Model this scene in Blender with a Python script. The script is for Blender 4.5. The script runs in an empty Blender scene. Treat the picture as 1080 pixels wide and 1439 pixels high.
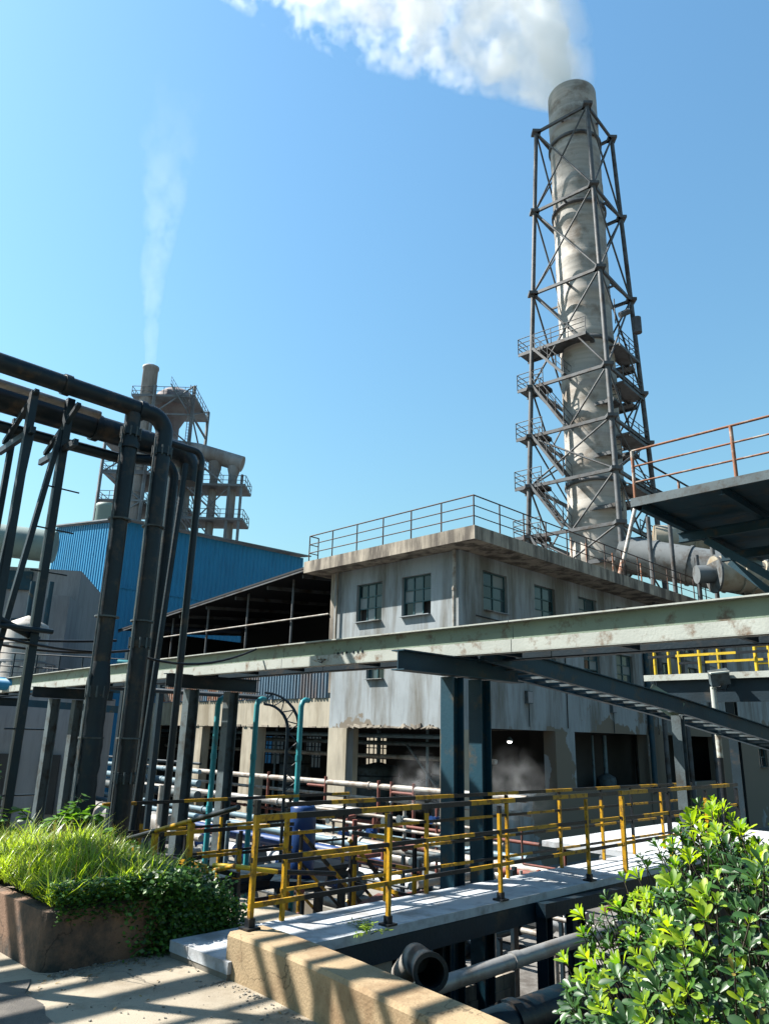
import bpy, math, random
import numpy as np
from mathutils import Vector, Matrix, Euler
random.seed(7); rng = np.random.default_rng(7)
sc = bpy.context.scene
PI = math.pi
# ------------------------------------------------------------------ camera, sky, sun, exposure
cam_d = bpy.data.cameras.new('camera'); cam = bpy.data.objects.new('camera', cam_d); sc.collection.objects.link(cam)
cam_d.sensor_fit = 'VERTICAL'; cam_d.sensor_height = 36.0; cam_d.lens = 26.27; cam_d.clip_end = 6000; cam_d.clip_start = 0.05
pitch = math.atan(.3); roll = math.atan(86/3500.)
fw = Vector((0, math.cos(pitch), math.sin(pitch))); r0 = Vector((1, 0, 0)); u0 = r0.cross(fw)
rt = r0*math.cos(roll) + u0*math.sin(roll); up = u0*math.cos(roll) - r0*math.sin(roll)
cam.matrix_world = Matrix(((rt.x, up.x, -fw.x, 0), (rt.y, up.y, -fw.y, 0), (rt.z, up.z, -fw.z, 1.72), (0, 0, 0, 1)))
sc.camera = cam
SUN_A = math.radians(12)      # degrees in front of due left
SUN_E = math.radians(48)
sv = Vector((-math.cos(SUN_A)*math.cos(SUN_E), math.sin(SUN_A)*math.cos(SUN_E), math.sin(SUN_E)))
w = bpy.data.worlds.new('World'); sc.world = w; w.use_nodes = True
nt = w.node_tree; bg = nt.nodes['Background']
sky = nt.nodes.new('ShaderNodeTexSky'); sky.sky_type = 'NISHITA'; sky.sun_disc = False
sky.sun_elevation = SUN_E; sky.sun_rotation = -(PI/2 - SUN_A)
sky.air_density = 2.3; sky.dust_density = 1.2; sky.ozone_density = 8.0; sky.altitude = 50
tint = nt.nodes.new('ShaderNodeVectorMath'); tint.operation = 'MULTIPLY'; tint.inputs[1].default_value = (.83, 1.06, 1.10)
nt.links.new(sky.outputs[0], tint.inputs[0]); nt.links.new(tint.outputs[0], bg.inputs[0]); bg.inputs[1].default_value = 0.05
sl = bpy.data.lights.new('sun', 'SUN'); sl.energy = 5.0; sl.angle = math.radians(.53); sl.color = (1, .95, .87)
so = bpy.data.objects.new('sun', sl); sc.collection.objects.link(so); so.rotation_euler = sv.to_track_quat('Z', 'Y').to_euler()
vs = sc.view_settings; vs.view_transform = 'Standard'; vs.look = 'None'; vs.exposure = 1.8; vs.gamma = 1; vs.use_curve_mapping = False
sc.cycles.volume_step_rate = 2.0; sc.cycles.volume_max_steps = 96; sc.cycles.max_bounces = 14; sc.cycles.volume_bounces = 14
S2 = math.sqrt(.5)
def W(u, v, z=0): return Vector(((u-v)*S2, (u+v)*S2, z))
U3 = Vector((S2, S2, 0)); V3 = Vector((-S2, S2, 0)); Z3 = Vector((0, 0, 1))
# ------------------------------------------------------------------ materials
MATS = {}
def mat(name, col, rough=.7, metal=0., var=.25, scale=3., dirt=None, dirt_amt=.5, dirt_scale=1.2, streak=False, bump=.15, bscale=40., peel=None, crack=0):
    m = bpy.data.materials.new(name); m.use_nodes = True; n = m.node_tree; N = n.nodes; L = n.links
    b = N['Principled BSDF']; b.inputs['Roughness'].default_value = rough; b.inputs['Metallic'].default_value = metal; b.inputs['Specular IOR Level'].default_value = .28
    geo = N.new('ShaderNodeNewGeometry')
    mp = N.new('ShaderNodeMapping'); L.new(geo.outputs['Position'], mp.inputs[0])
    t = N.new('ShaderNodeTexNoise'); t.inputs['Scale'].default_value = scale; t.inputs['Detail'].default_value = 6; L.new(mp.outputs[0], t.inputs[0])
    r = N.new('ShaderNodeMapRange'); r.inputs[1].default_value = .3; r.inputs[2].default_value = .7
    r.inputs[3].default_value = 1-var; r.inputs[4].default_value = 1+var; L.new(t.outputs[0], r.inputs[0])
    mx = N.new('ShaderNodeVectorMath'); mx.operation = 'SCALE'; mx.inputs[0].default_value = [c*.52 for c in col]; L.new(r.outputs[0], mx.inputs['Scale'])
    out = mx.outputs[0]
    if dirt:
        dirt = [c*.56 for c in dirt]
        mp2 = N.new('ShaderNodeMapping'); L.new(geo.outputs['Position'], mp2.inputs[0]); mp2.inputs['Location'].default_value = (3.1, 7.7, 1.3)
        if streak: mp2.inputs['Scale'].default_value = (1, 1, .13)
        t2 = N.new('ShaderNodeTexNoise'); t2.inputs['Scale'].default_value = dirt_scale; t2.inputs['Detail'].default_value = 9; t2.inputs['Roughness'].default_value = .68; L.new(mp2.outputs[0], t2.inputs[0])
        r2 = N.new('ShaderNodeMapRange'); lo = .62 - .3*dirt_amt; r2.inputs[1].default_value = lo; r2.inputs[2].default_value = lo+.14; L.new(t2.outputs[0], r2.inputs[0])
        mm = N.new('ShaderNodeMix'); mm.data_type = 'RGBA'; L.new(r2.outputs[0], mm.inputs[0]); L.new(out, mm.inputs[6]); mm.inputs[7].default_value = (*dirt, 1)
        out = mm.outputs[2]
    if streak:      # fine rain streaks
        mp5 = N.new('ShaderNodeMapping'); L.new(geo.outputs['Position'], mp5.inputs[0]); mp5.inputs['Scale'].default_value = (2.2, 2.2, .32)
        t5 = N.new('ShaderNodeTexNoise'); t5.inputs['Scale'].default_value = 1.6; t5.inputs['Detail'].default_value = 7; t5.inputs['Roughness'].default_value = .7; L.new(mp5.outputs[0], t5.inputs[0])
        r5 = N.new('ShaderNodeMapRange'); r5.inputs[1].default_value = .5; r5.inputs[2].default_value = .72; r5.inputs[3].default_value = 1.04; r5.inputs[4].default_value = .74; L.new(t5.outputs[0], r5.inputs[0])
        s5 = N.new('ShaderNodeVectorMath'); s5.operation = 'SCALE'; L.new(out, s5.inputs[0]); L.new(r5.outputs[0], s5.inputs['Scale']); out = s5.outputs[0]
    if crack:       # hairline cracks and specks of grit
        vo = N.new('ShaderNodeTexVoronoi'); vo.feature = 'DISTANCE_TO_EDGE'; vo.inputs['Scale'].default_value = crack
        wn = N.new('ShaderNodeTexNoise'); wn.inputs['Scale'].default_value = 2.2; wn.inputs['Detail'].default_value = 8; L.new(geo.outputs['Position'], wn.inputs[0])
        wm = N.new('ShaderNodeVectorMath'); wm.operation = 'MULTIPLY_ADD'; wm.inputs[1].default_value = (.9, .9, .9); L.new(wn.outputs['Color'], wm.inputs[0]); L.new(geo.outputs['Position'], wm.inputs[2]); L.new(wm.outputs[0], vo.inputs['Vector'])
        cr = N.new('ShaderNodeMapRange'); cr.inputs[1].default_value = .002; cr.inputs[2].default_value = .008; cr.inputs[3].default_value = .45; cr.inputs[4].default_value = 1; L.new(vo.outputs['Distance'], cr.inputs[0])
        gr = N.new('ShaderNodeTexNoise'); gr.inputs['Scale'].default_value = 75; gr.inputs['Detail'].default_value = 3; L.new(geo.outputs['Position'], gr.inputs[0])
        gm = N.new('ShaderNodeMapRange'); gm.inputs[1].default_value = .6; gm.inputs[2].default_value = .7; gm.inputs[3].default_value = 1; gm.inputs[4].default_value = .65; L.new(gr.outputs[0], gm.inputs[0])
        ms5 = N.new('ShaderNodeTexNoise'); ms5.inputs['Scale'].default_value = 1.1; L.new(geo.outputs['Position'], ms5.inputs[0])
        mr5 = N.new('ShaderNodeMapRange'); mr5.inputs[1].default_value = .5; mr5.inputs[2].default_value = .56; L.new(ms5.outputs[0], mr5.inputs[0])
        cm5 = N.new('ShaderNodeMix'); cm5.inputs[2].default_value = 1.0; L.new(mr5.outputs[0], cm5.inputs[0]); L.new(cr.outputs[0], cm5.inputs[3])
        mu5 = N.new('ShaderNodeMath'); mu5.operation = 'MULTIPLY'; L.new(cm5.outputs[0], mu5.inputs[0]); L.new(gm.outputs[0], mu5.inputs[1])
        s6 = N.new('ShaderNodeVectorMath'); s6.operation = 'SCALE'; L.new(out, s6.inputs[0]); L.new(mu5.outputs[0], s6.inputs['Scale']); out = s6.outputs[0]
    if peel:
        pc, z0, z1 = peel; pc = [c*.56 for c in pc]       # bare patches where the render has fallen, just above the openings
        sx = N.new('ShaderNodeSeparateXYZ'); L.new(geo.outputs['Position'], sx.inputs[0])
        rz = N.new('ShaderNodeMapRange'); rz.inputs[1].default_value = z0; rz.inputs[2].default_value = z1; rz.inputs[3].default_value = .16; rz.inputs[4].default_value = -.16; L.new(sx.outputs[2], rz.inputs[0])
        t3 = N.new('ShaderNodeTexNoise'); t3.inputs['Scale'].default_value = .33; t3.inputs['Detail'].default_value = 12; t3.inputs['Roughness'].default_value = .55; L.new(geo.outputs['Position'], t3.inputs[0])
        ad = N.new('ShaderNodeMath'); L.new(t3.outputs[0], ad.inputs[0]); L.new(rz.outputs[0], ad.inputs[1])
        r3 = N.new('ShaderNodeMapRange'); r3.inputs[1].default_value = .60; r3.inputs[2].default_value = .612
        rx = N.new('ShaderNodeMapRange'); rx.inputs[1].default_value = 3.5; rx.inputs[2].default_value = 9; rx.inputs[3].default_value = -.2; rx.inputs[4].default_value = .075; L.new(sx.outputs[0], rx.inputs[0])
        a2 = N.new('ShaderNodeMath'); L.new(ad.outputs[0], a2.inputs[0]); L.new(rx.outputs[0], a2.inputs[1]); L.new(a2.outputs[0], r3.inputs[0])
        m3 = N.new('ShaderNodeMix'); m3.data_type = 'RGBA'; L.new(r3.outputs[0], m3.inputs[0]); L.new(out, m3.inputs[6]); m3.inputs[7].default_value = (*pc, 1)
        out = m3.outputs[2]
    L.new(out, b.inputs['Base Color'])
    if bump:
        t4 = N.new('ShaderNodeTexNoise'); t4.inputs['Scale'].default_value = bscale; t4.inputs['Detail'].default_value = 5; L.new(geo.outputs['Position'], t4.inputs[0])
        bm = N.new('ShaderNodeBump'); bm.inputs['Strength'].default_value = bump; bm.inputs['Distance'].default_value = .02; L.new(t4.outputs[0], bm.inputs['Height']); L.new(bm.outputs[0], b.inputs['Normal'])
    MATS[name] = m; return m
PLAST = mat('plaster_grey', (.38, .425, .45), .9, var=.10, scale=.7, dirt=(.19, .19, .175), dirt_amt=.5, dirt_scale=.8, streak=True, peel=((.22, .19, .15), 2.0, 4.3), bscale=12)
CREAM = mat('plaster_cream', (.52, .47, .37), .9, var=.12, scale=1.2, dirt=(.28, .24, .17), dirt_amt=.5, dirt_scale=.8, streak=True, bscale=14)
PARA = mat('parapet_concrete', (.48, .42, .34), .9, var=.18, scale=2, dirt=(.14, .12, .10), dirt_amt=.6, dirt_scale=1.6, streak=True, bscale=18, bump=.3)
CONC = mat('concrete', (.30, .28, .24), .9, var=.15, scale=1.5, dirt=(.20, .17, .13), dirt_amt=.45, dirt_scale=1.1, bscale=60)
SLAB = mat('slab_concrete', (.62, .66, .70), .85, var=.1, scale=1.5, dirt=(.34, .34, .34), dirt_amt=.45, dirt_scale=2.1, bscale=60, bump=.12)
PAVE = mat('paving_concrete', (.44, .38, .29), .9, var=.14, scale=1.2, dirt=(.30, .25, .18), dirt_amt=.45, dirt_scale=2.5, bscale=90, crack=.55, bump=.25)
ROADC = mat('road_concrete', (.18, .165, .145), .95, var=.2, scale=2.2, dirt=(.12, .11, .10), dirt_amt=.5, dirt_scale=3, bscale=110, crack=.55, bump=.5)
WALLY = mat('wall_render', (.46, .34, .20), .9, var=.14, scale=2.5, dirt=(.30, .20, .11), dirt_amt=.45, dirt_scale=2, bscale=60, crack=1.1, bump=.25)
PLANT = mat('planter_render', (.27, .165, .11), .9, var=.2, scale=2.5, dirt=(.05, .05, .045), dirt_amt=.62, dirt_scale=1.3, bscale=50, crack=.9, bump=.35)
YARD = mat('yard_ground', (.26, .25, .235), .9, var=.3, scale=.8, dirt=(.10, .09, .08), dirt_amt=.55, dirt_scale=.5, bscale=20, bump=.5)
DARKP = mat('dark_paint', (.005, .022, .036), .5, var=.3, scale=3, dirt=(.06, .05, .04), dirt_amt=.2, dirt_scale=2.4, bscale=30)
BLKP = mat('pipe_black', (.003, .015, .026), .42, var=.3, scale=4, dirt=(.06, .045, .032), dirt_amt=.33, dirt_scale=3, bscale=25)
TEALD = mat('teal_dark', (.008, .058, .092), .5, var=.2, scale=2, dirt=(.10, .08, .05), dirt_amt=.25, dirt_scale=3, bscale=30)
TEALB = mat('teal_bright', (.03, .30, .34), .45, var=.12, scale=3, dirt=(.10, .12, .10), dirt_amt=.15, dirt_scale=4)
BEAMG = mat('beam_green', (.28, .36, .27), .6, var=.12, scale=2, dirt=(.15, .12, .08), dirt_amt=.3, dirt_scale=5, bscale=40)
BEAMW = mat('beam_white', (.54, .57, .52), .6, var=.1, scale=2, dirt=(.20, .13, .08), dirt_amt=.28, dirt_scale=4.5, bscale=40)
COLG = mat('column_grey', (.10, .135, .15), .6, var=.25, scale=2, dirt=(.05, .05, .045), dirt_amt=.42, dirt_scale=4, bscale=40)
STEEL = mat('tower_steel', (.13, .14, .15), .6, var=.2, scale=1.5, dirt=(.06, .045, .035), dirt_amt=.4, dirt_scale=1.5, bscale=20)
FARST = mat('far_hazed_steel', (.24, .28, .31), .7, var=.25, scale=.5, dirt=(.17, .17, .18), dirt_amt=.5, dirt_scale=.3, bump=0)  # paler and bluer, distance haze mixed into the steel colour
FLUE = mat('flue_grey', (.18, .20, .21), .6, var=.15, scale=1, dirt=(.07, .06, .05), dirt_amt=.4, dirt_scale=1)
FARPK = mat('hazed_vessel_primer', (.33, .31, .33), .8, var=.2, scale=.4, dirt=(.24, .19, .20), dirt_amt=.5, dirt_scale=.3, bump=0)  # primer colour lightened to carry the aerial haze
FARCN = mat('hazed_duct_weathered', (.40, .40, .40), .8, var=.2, scale=.5, dirt=(.26, .23, .21), dirt_amt=.5, dirt_scale=.5, streak=True, bump=0)  # weathered duct grey, with far haze put into the base colour
YEL = mat('hazard_yellow', (.66, .36, .015), .45, var=.15, scale=4, dirt=(.16, .09, .03), dirt_amt=.42, dirt_scale=11, bscale=50)
YELB = mat('bright_yellow', (.75, .52, .03), .45, var=.1, scale=4, dirt=(.3, .18, .05), dirt_amt=.2, dirt_scale=6)
BLK = mat('hazard_black', (.012, .016, .022), .4, var=.2, scale=4, dirt=(.09, .07, .05), dirt_amt=.2, dirt_scale=7, bscale=50)
RUST = mat('rusty_rail', (.30, .13, .07), .8, var=.3, scale=3, dirt=(.45, .40, .35), dirt_amt=.45, dirt_scale=3)
RAILD = mat('rail_dark', (.07, .05, .045), .7, var=.3, scale=3, dirt=(.16, .08, .05), dirt_amt=.4, dirt_scale=2)
BLUE = mat('blue_sheet', (.012, .27, .54), .5, var=.08, scale=.4, dirt=(.01, .21, .44), dirt_amt=.4, dirt_scale=.2, streak=True, bump=0)
CLAD = mat('cladding_blue', (.13, .22, .30), .55, var=.15, scale=.7, dirt=(.16, .10, .07), dirt_amt=.45, dirt_scale=.7, streak=True, bump=0)
GREYW = mat('grey_panel', (.36, .37, .39), .8, var=.08, scale=.4, dirt=(.24, .25, .27), dirt_amt=.4, dirt_scale=.4, streak=True, bump=0)
GRNW = mat('pale_green_duct', (.26, .36, .34), .6, var=.1, scale=.5, dirt=(.17, .24, .24), dirt_amt=.4, dirt_scale=.5, bump=0)
TANKW = mat('tank_white', (.62, .58, .52), .6, var=.08, scale=1, dirt=(.32, .27, .22), dirt_amt=.5, dirt_scale=1.5, streak=True)
DUCT = mat('duct_beige', (.46, .41, .32), .6, var=.12, scale=.8, dirt=(.30, .22, .13), dirt_amt=.4, dirt_scale=.8, bscale=8)
INSUL = mat('pipe_cladding', (.40, .40, .39), .4, .3, var=.15, scale=3, dirt=(.28, .25, .22), dirt_amt=.5, dirt_scale=3, bscale=25)
PIPEW = mat('pipe_white', (.44, .42, .38), .5, var=.1, scale=2, dirt=(.25, .20, .16), dirt_amt=.55, dirt_scale=3)
PIPEB = mat('pipe_bluegrey', (.16, .26, .32), .5, var=.15, scale=2, dirt=(.1, .1, .1), dirt_amt=.3, dirt_scale=3)
RED = mat('red_oxide', (.24, .075, .055), .7, var=.25, scale=2, dirt=(.09, .05, .04), dirt_amt=.4, dirt_scale=3)
BLUED = mat('drum_blue', (.012, .055, .20), .4, var=.1, scale=3)
DARKIN = mat('dark_interior', (.07, .07, .07), .95, var=.3, scale=.5, bump=0)  # very dark grey for inner walls and doorways
ROOFU = mat('shed_roof', (.018, .02, .024), .8, var=.2, scale=.5, bump=0)  # near-black, the shade under the canopy is put into the colour
FRAMT = mat('window_frame_teal', (.035, .11, .125), .5, var=.15, scale=4)
SOIL = mat('soil', (.06, .045, .03), 1, var=.3, scale=8, bump=.6, bscale=30)
BARK = mat('bark', (.06, .05, .035), .9, var=.3, scale=10, bump=.4)
def chimney_mat():
    m = mat('chimney_wrap', (.56, .53, .48), .7, 0, var=.08, scale=.5, dirt=(.30, .25, .20), dirt_amt=.42, dirt_scale=.6, bscale=3, bump=0)
    n = m.node_tree; N = n.nodes; L = n.links; b = N['Principled BSDF']
    geo = N.new('ShaderNodeNewGeometry'); mp = N.new('ShaderNodeMapping'); mp.inputs['Scale'].default_value = (.16, .16, 2.6); L.new(geo.outputs['Position'], mp.inputs[0])
    t = N.new('ShaderNodeTexNoise'); t.inputs['Scale'].default_value = 1.6; t.inputs['Detail'].default_value = 8; L.new(mp.outputs[0], t.inputs[0])
    old = b.inputs['Base Color'].links[0].from_socket
    r = N.new('ShaderNodeMapRange'); r.inputs[1].default_value = .38; r.inputs[2].default_value = .62; r.inputs[3].default_value = .87; r.inputs[4].default_value = 1.07; L.new(t.outputs[0], r.inputs[0])
    s = N.new('ShaderNodeVectorMath'); s.operation = 'SCALE'; L.new(old, s.inputs[0]); L.new(r.outputs[0], s.inputs['Scale']); L.new(s.outputs[0], b.inputs['Base Color'])
    bm = N.new('ShaderNodeBump'); bm.inputs['Strength'].default_value = .3; bm.inputs['Distance'].default_value = .04; L.new(t.outputs[0], bm.inputs['Height']); L.new(bm.outputs[0], b.inputs['Normal'])
    return m
CHIM = chimney_mat()
def glass_mat(name, col, rough):
    m = bpy.data.materials.new(name); m.use_nodes = True; b = m.node_tree.nodes['Principled BSDF']
    b.inputs['Base Color'].default_value = (*[c*.5 for c in col], 1); b.inputs['Roughness'].default_value = rough; b.inputs['Specular IOR Level'].default_value = .35; return m
GLASS = [glass_mat('pane_dusty', (.07, .11, .13), .15), glass_mat('pane_dark', (.02, .035, .04), .08), glass_mat('pane_pale', (.26, .30, .31), .5)]
def leaf_mat(name, c1, c2, tr=.45, rough=.35):
    m = bpy.data.materials.new(name); m.use_nodes = True; n = m.node_tree; N = n.nodes; L = n.links
    b = N['Principled BSDF']; b.inputs['Roughness'].default_value = rough
    at = N.new('ShaderNodeAttribute'); at.attribute_name = 'tone'
    oi = N.new('ShaderNodeObjectInfo'); geo = N.new('ShaderNodeNewGeometry')
    t = N.new('ShaderNodeTexNoise'); t.inputs['Scale'].default_value = 6; L.new(geo.outputs['Position'], t.inputs[0])
    ad = N.new('ShaderNodeMath'); L.new(at.outputs['Fac'], ad.inputs[0]); sb = N.new('ShaderNodeMath'); sb.operation = 'MULTIPLY_ADD'; sb.inputs[1].default_value = .5; sb.inputs[2].default_value = -.25
    L.new(t.outputs[0], sb.inputs[0]); L.new(sb.outputs[0], ad.inputs[1])
    mx = N.new('ShaderNodeMix'); mx.data_type = 'RGBA'; mx.inputs[6].default_value = (*[c*.62 for c in c1], 1); mx.inputs[7].default_value = (*[c*.66 for c in c2], 1); L.new(ad.outputs[0], mx.inputs[0])
    L.new(mx.outputs[2], b.inputs['Base Color'])
    tl = N.new('ShaderNodeBsdfTranslucent'); tc = N.new('ShaderNodeVectorMath'); tc.operation = 'MULTIPLY'; tc.inputs[1].default_value = (1.5, 1.5, .5); L.new(mx.outputs[2], tc.inputs[0]); L.new(tc.outputs[0], tl.inputs[0])
    ms = N.new('ShaderNodeMixShader'); ms.inputs[0].default_value = tr; L.new(b.outputs[0], ms.inputs[1]); L.new(tl.outputs[0], ms.inputs[2])
    L.new(ms.outputs[0], N['Material Output'].inputs[0]); return m
GRASSM = leaf_mat('grass_blade', (.08, .20, .02), (.46, .60, .06), .5)
IVYM = leaf_mat('creeper_leaf', (.02, .075, .015), (.13, .30, .035), .3, .5)
LEAFM = leaf_mat('broad_leaf', (.03, .10, .02), (.16, .34, .04), .4)
BUSHO = leaf_mat('glossy_leaf_old_shaded', (.012, .055, .014), (.05, .14, .025), .2, .45)  # older leaves, colour darkened for the shade inside the bush
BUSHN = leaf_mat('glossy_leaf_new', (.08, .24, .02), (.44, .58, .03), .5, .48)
DRYM = leaf_mat('dry_leaf', (.16, .10, .04), (.34, .24, .10), .2, .8)
# ------------------------------------------------------------------ mesh builder
class MB:
    def __init__(s): s.v = []; s.f = []; s.m = []; s.sm = []
    def add(s, vs, fs, mi=0, sm=False):
        o = len(s.v); s.v += [tuple(a) for a in vs]; s.f += [tuple(o+i for i in f) for f in fs]; s.m += [mi]*len(fs); s.sm += [sm]*len(fs)
    def obox(s, c, a, b, d, mi=0):      # centre and three half-axis vectors
        c = Vector(c); a = Vector(a); b = Vector(b); d = Vector(d)
        vs = [c+i*a+j*b+k*d for k in (-1, 1) for j in (-1, 1) for i in (-1, 1)]
        fl = a.cross(b).dot(d) < 0
        fs = [(0, 2, 3, 1), (4, 5, 7, 6), (0, 1, 5, 4), (2, 6, 7, 3), (0, 4, 6, 2), (1, 3, 7, 5)]
        if fl: fs = [f[::-1] for f in fs]
        s.add(vs, fs, mi); return s
    def uvz(s, u0, u1, v0, v1, z0, z1, mi=0):
        return s.obox(W((u0+u1)/2, (v0+v1)/2, (z0+z1)/2), U3*abs(u1-u0)/2, V3*abs(v1-v0)/2, Z3*abs(z1-z0)/2, mi)
    def bar(s, p0, p1, w, h=None, upv=Z3, mi=0):
        p0 = Vector(p0); p1 = Vector(p1); d = (p1-p0); L = d.length; d.normalize(); h = h or w
        side = d.cross(upv)
        if side.length < 1e-4: side = d.cross(U3)
        side.normalize(); upp = side.cross(d)
        return s.obox((p0+p1)/2, d*L/2, side*w/2, upp*h/2, mi)
    def tube(s, p0, p1, r, n=10, r1=None, caps=True, mi=0, hollow=0):
        p0 = Vector(p0); p1 = Vector(p1); d = (p1-p0).normalized(); r1 = r if r1 is None else r1
        a = d.orthogonal().normalized(); b = d.cross(a)
        ring = lambda p, rr: [p+(a*math.cos(2*PI*i/n)+b*math.sin(2*PI*i/n))*rr for i in range(n)]
        s.add(ring(p0, r)+ring(p1, r1), [(i, (i+1) % n, n+(i+1) % n, n+i) for i in range(n)], mi, True)
        if hollow:
            s.add(ring(p0, r)+ring(p0, r*hollow)+ring(p1, r1*hollow)+ring(p1, r1), [(i, n+i, n+(i+1) % n, (i+1) % n) for i in range(n)]+[(n+i, 2*n+i, 2*n+(i+1) % n, n+(i+1) % n) for i in range(n)]+[(2*n+i, 3*n+i, 3*n+(i+1) % n, 2*n+(i+1) % n) for i in range(n)], mi)
        elif caps:
            s.add(ring(p0, r), [tuple(range(n))[::-1]], mi); s.add(ring(p1, r1), [tuple(range(n))], mi)
        return s
    def sweep(s, pts, r, n=12, mi=0, caps=True):
        pts = [Vector(p) for p in pts]; R = r if isinstance(r, (list, tuple)) else [r]*len(pts)
        rings = []; a = None
        for i, p in enumerate(pts):
            d = (pts[min(i+1, len(pts)-1)]-pts[max(i-1, 0)]).normalized()
            a = d.orthogonal().normalized() if a is None else (a-d*a.dot(d)).normalized()
            b = d.cross(a); rings += [p+(a*math.cos(2*PI*j/n)+b*math.sin(2*PI*j/n))*R[i] for j in range(n)]
        fs = [(k*n+j, k*n+(j+1) % n, (k+1)*n+(j+1) % n, (k+1)*n+j) for k in range(len(pts)-1) for j in range(n)]
        s.add(rings, fs, mi, True)
        if caps: s.add(rings[:n], [tuple(range(n))[::-1]], mi); s.add(rings[-n:], [tuple(range(n))], mi)
        return s
    def hbeam(s, p0, p1, h=.2, b=.2, t=.014, upv=Z3, mi=0):
        p0 = Vector(p0); p1 = Vector(p1); d = (p1-p0).normalized(); side = d.cross(upv)
        if side.length < 1e-4: side = d.cross(U3)
        side.normalize(); upp = side.cross(d); c = (p0+p1)/2; hl = (p1-p0).length/2
        s.obox(c+upp*(h/2-t/2), d*hl, side*b/2, upp*t/2, mi); s.obox(c-upp*(h/2-t/2), d*hl, side*b/2, upp*t/2, mi)
        s.obox(c, d*(hl-.001), side*t/2, upp*(h/2-t), mi); return s
    def lathe(s, c, prof, n=24, mi=0):
        vs = []; c = Vector(c)
        for r, z in prof: vs += [c+Vector((r*math.cos(2*PI*i/n), r*math.sin(2*PI*i/n), z)) for i in range(n)]
        s.add(vs, [(k*n+i, k*n+(i+1) % n, (k+1)*n+(i+1) % n, (k+1)*n+i) for k in range(len(prof)-1) for i in range(n)], mi, True); return s
    def mesh(s, name, mats, off=Vector((0, 0, 0))):
        me = bpy.data.meshes.new(name); me.from_pydata([(v[0]-off.x, v[1]-off.y, v[2]-off.z) for v in s.v], [], s.f)
        for m in mats: me.materials.append(m)
        me.polygons.foreach_set('material_index', s.m); me.polygons.foreach_set('use_smooth', s.sm); me.update(); return me
def props(o, label=None, cat=None, group=None, kind=None):
    if label: o['label'] = label
    if cat: o['category'] = cat
    if group: o['group'] = group
    if kind: o['kind'] = kind
    return o
def thing(name, label, cat, loc=(0, 0, 0), group=None):
    o = bpy.data.objects.new(name, None); sc.collection.objects.link(o); o.location = loc; o.empty_display_size = .2
    return props(o, label, cat, group)
def origin(o):
    p = Vector((0, 0, 0))
    while o is not None: p += o.location; o = o.parent
    return p
def part(parent, name, mb, mats, label=None, kind=None):
    mats = mats if isinstance(mats, (list, tuple)) else [mats]
    off = origin(parent) if parent else Vector((0, 0, 0))
    o = bpy.data.objects.new(name, mb.mesh(name, mats, off)); sc.collection.objects.link(o)
    if parent: o.parent = parent
    return props(o, label, None, None, kind)
def solo(name, label, cat, mb, mats, group=None, kind=None):
    o = part(None, name, mb, mats); return props(o, label, cat, group, kind)
def copy_tree(o, parent=None):
    c = o.copy(); sc.collection.objects.link(c); c.parent = parent
    for ch in o.children: copy_tree(ch, c)
    return c
def striped(p0, p1, w, h=None, seg=.6, ph=0., round_=False):
    """bar painted in alternating lengths, material 0 yellow and 1 black"""
    mb = MB(); p0 = Vector(p0); p1 = Vector(p1); L = (p1-p0).length; d = (p1-p0)/L; t = 0; k = int(ph*2) % 2; nx = seg*(1-(ph*2 % 1))
    while t < L-1e-4:
        e = min(L, t+max(.05, nx)*random.uniform(.93, 1.07))
        if L-e < .05: e = L
        if round_: mb.tube(p0+d*t, p0+d*e, w/2, 8, mi=k % 2, caps=True)
        else: mb.bar(p0+d*t, p0+d*e, w, h, mi=k % 2)
        t = e; k += 1; nx = seg
    return mb
def elbow(p, d0, d1, r, n=7):
    """points of a quarter bend at corner p, coming along d0 and leaving along d1"""
    p = Vector(p); d0 = Vector(d0).normalized(); d1 = Vector(d1).normalized(); c = p-d0*r+d1*r
    return [c-d1*r*math.cos(a)+d0*r*math.sin(a) for a in [PI/2*i/n for i in range(n+1)]]
def holes(mb, fix, ax, s0, s1, z0, z1, hs, th, mi=0):
    """wall on plane (ax fixed = fix), thickness th away from the camera side, with rectangular holes (s0,s1,z0,z1)"""
    ss = sorted(set([s0, s1]+[h[i] for h in hs for i in (0, 1)])); zs = sorted(set([z0, z1]+[h[i] for h in hs for i in (2, 3)]))
    P = (lambda s_, d_, z_: W(fix+d_, s_, z_)) if ax == 'u' else (lambda s_, d_, z_: W(s_, fix+d_, z_))
    inh = lambda a, b: any(h[0] < a < h[1] and h[2] < b < h[3] for h in hs)
    for i in range(len(ss)-1):
        for j in range(len(zs)-1):
            if inh((ss[i]+ss[i+1])/2, (zs[j]+zs[j+1])/2): continue
            a, b, c, d = ss[i], ss[i+1], zs[j], zs[j+1]
            for dd in (0, th): mb.add([P(a, dd, c), P(b, dd, c), P(b, dd, d), P(a, dd, d)], [(0, 1, 2, 3)], mi)
    for (a, b, c, d) in list(hs)+[(s0, s1, z0, z1)]:
        for q in (((a, c), (b, c)), ((b, c), (b, d)), ((b, d), (a, d)), ((a, d), (a, c))):
            (x0, y0), (x1, y1) = q
            mb.add([P(x0, 0, y0), P(x1, 0, y1), P(x1, th, y1), P(x0, th, y0)], [(0, 1, 2, 3)], mi)
    return mb
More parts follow.
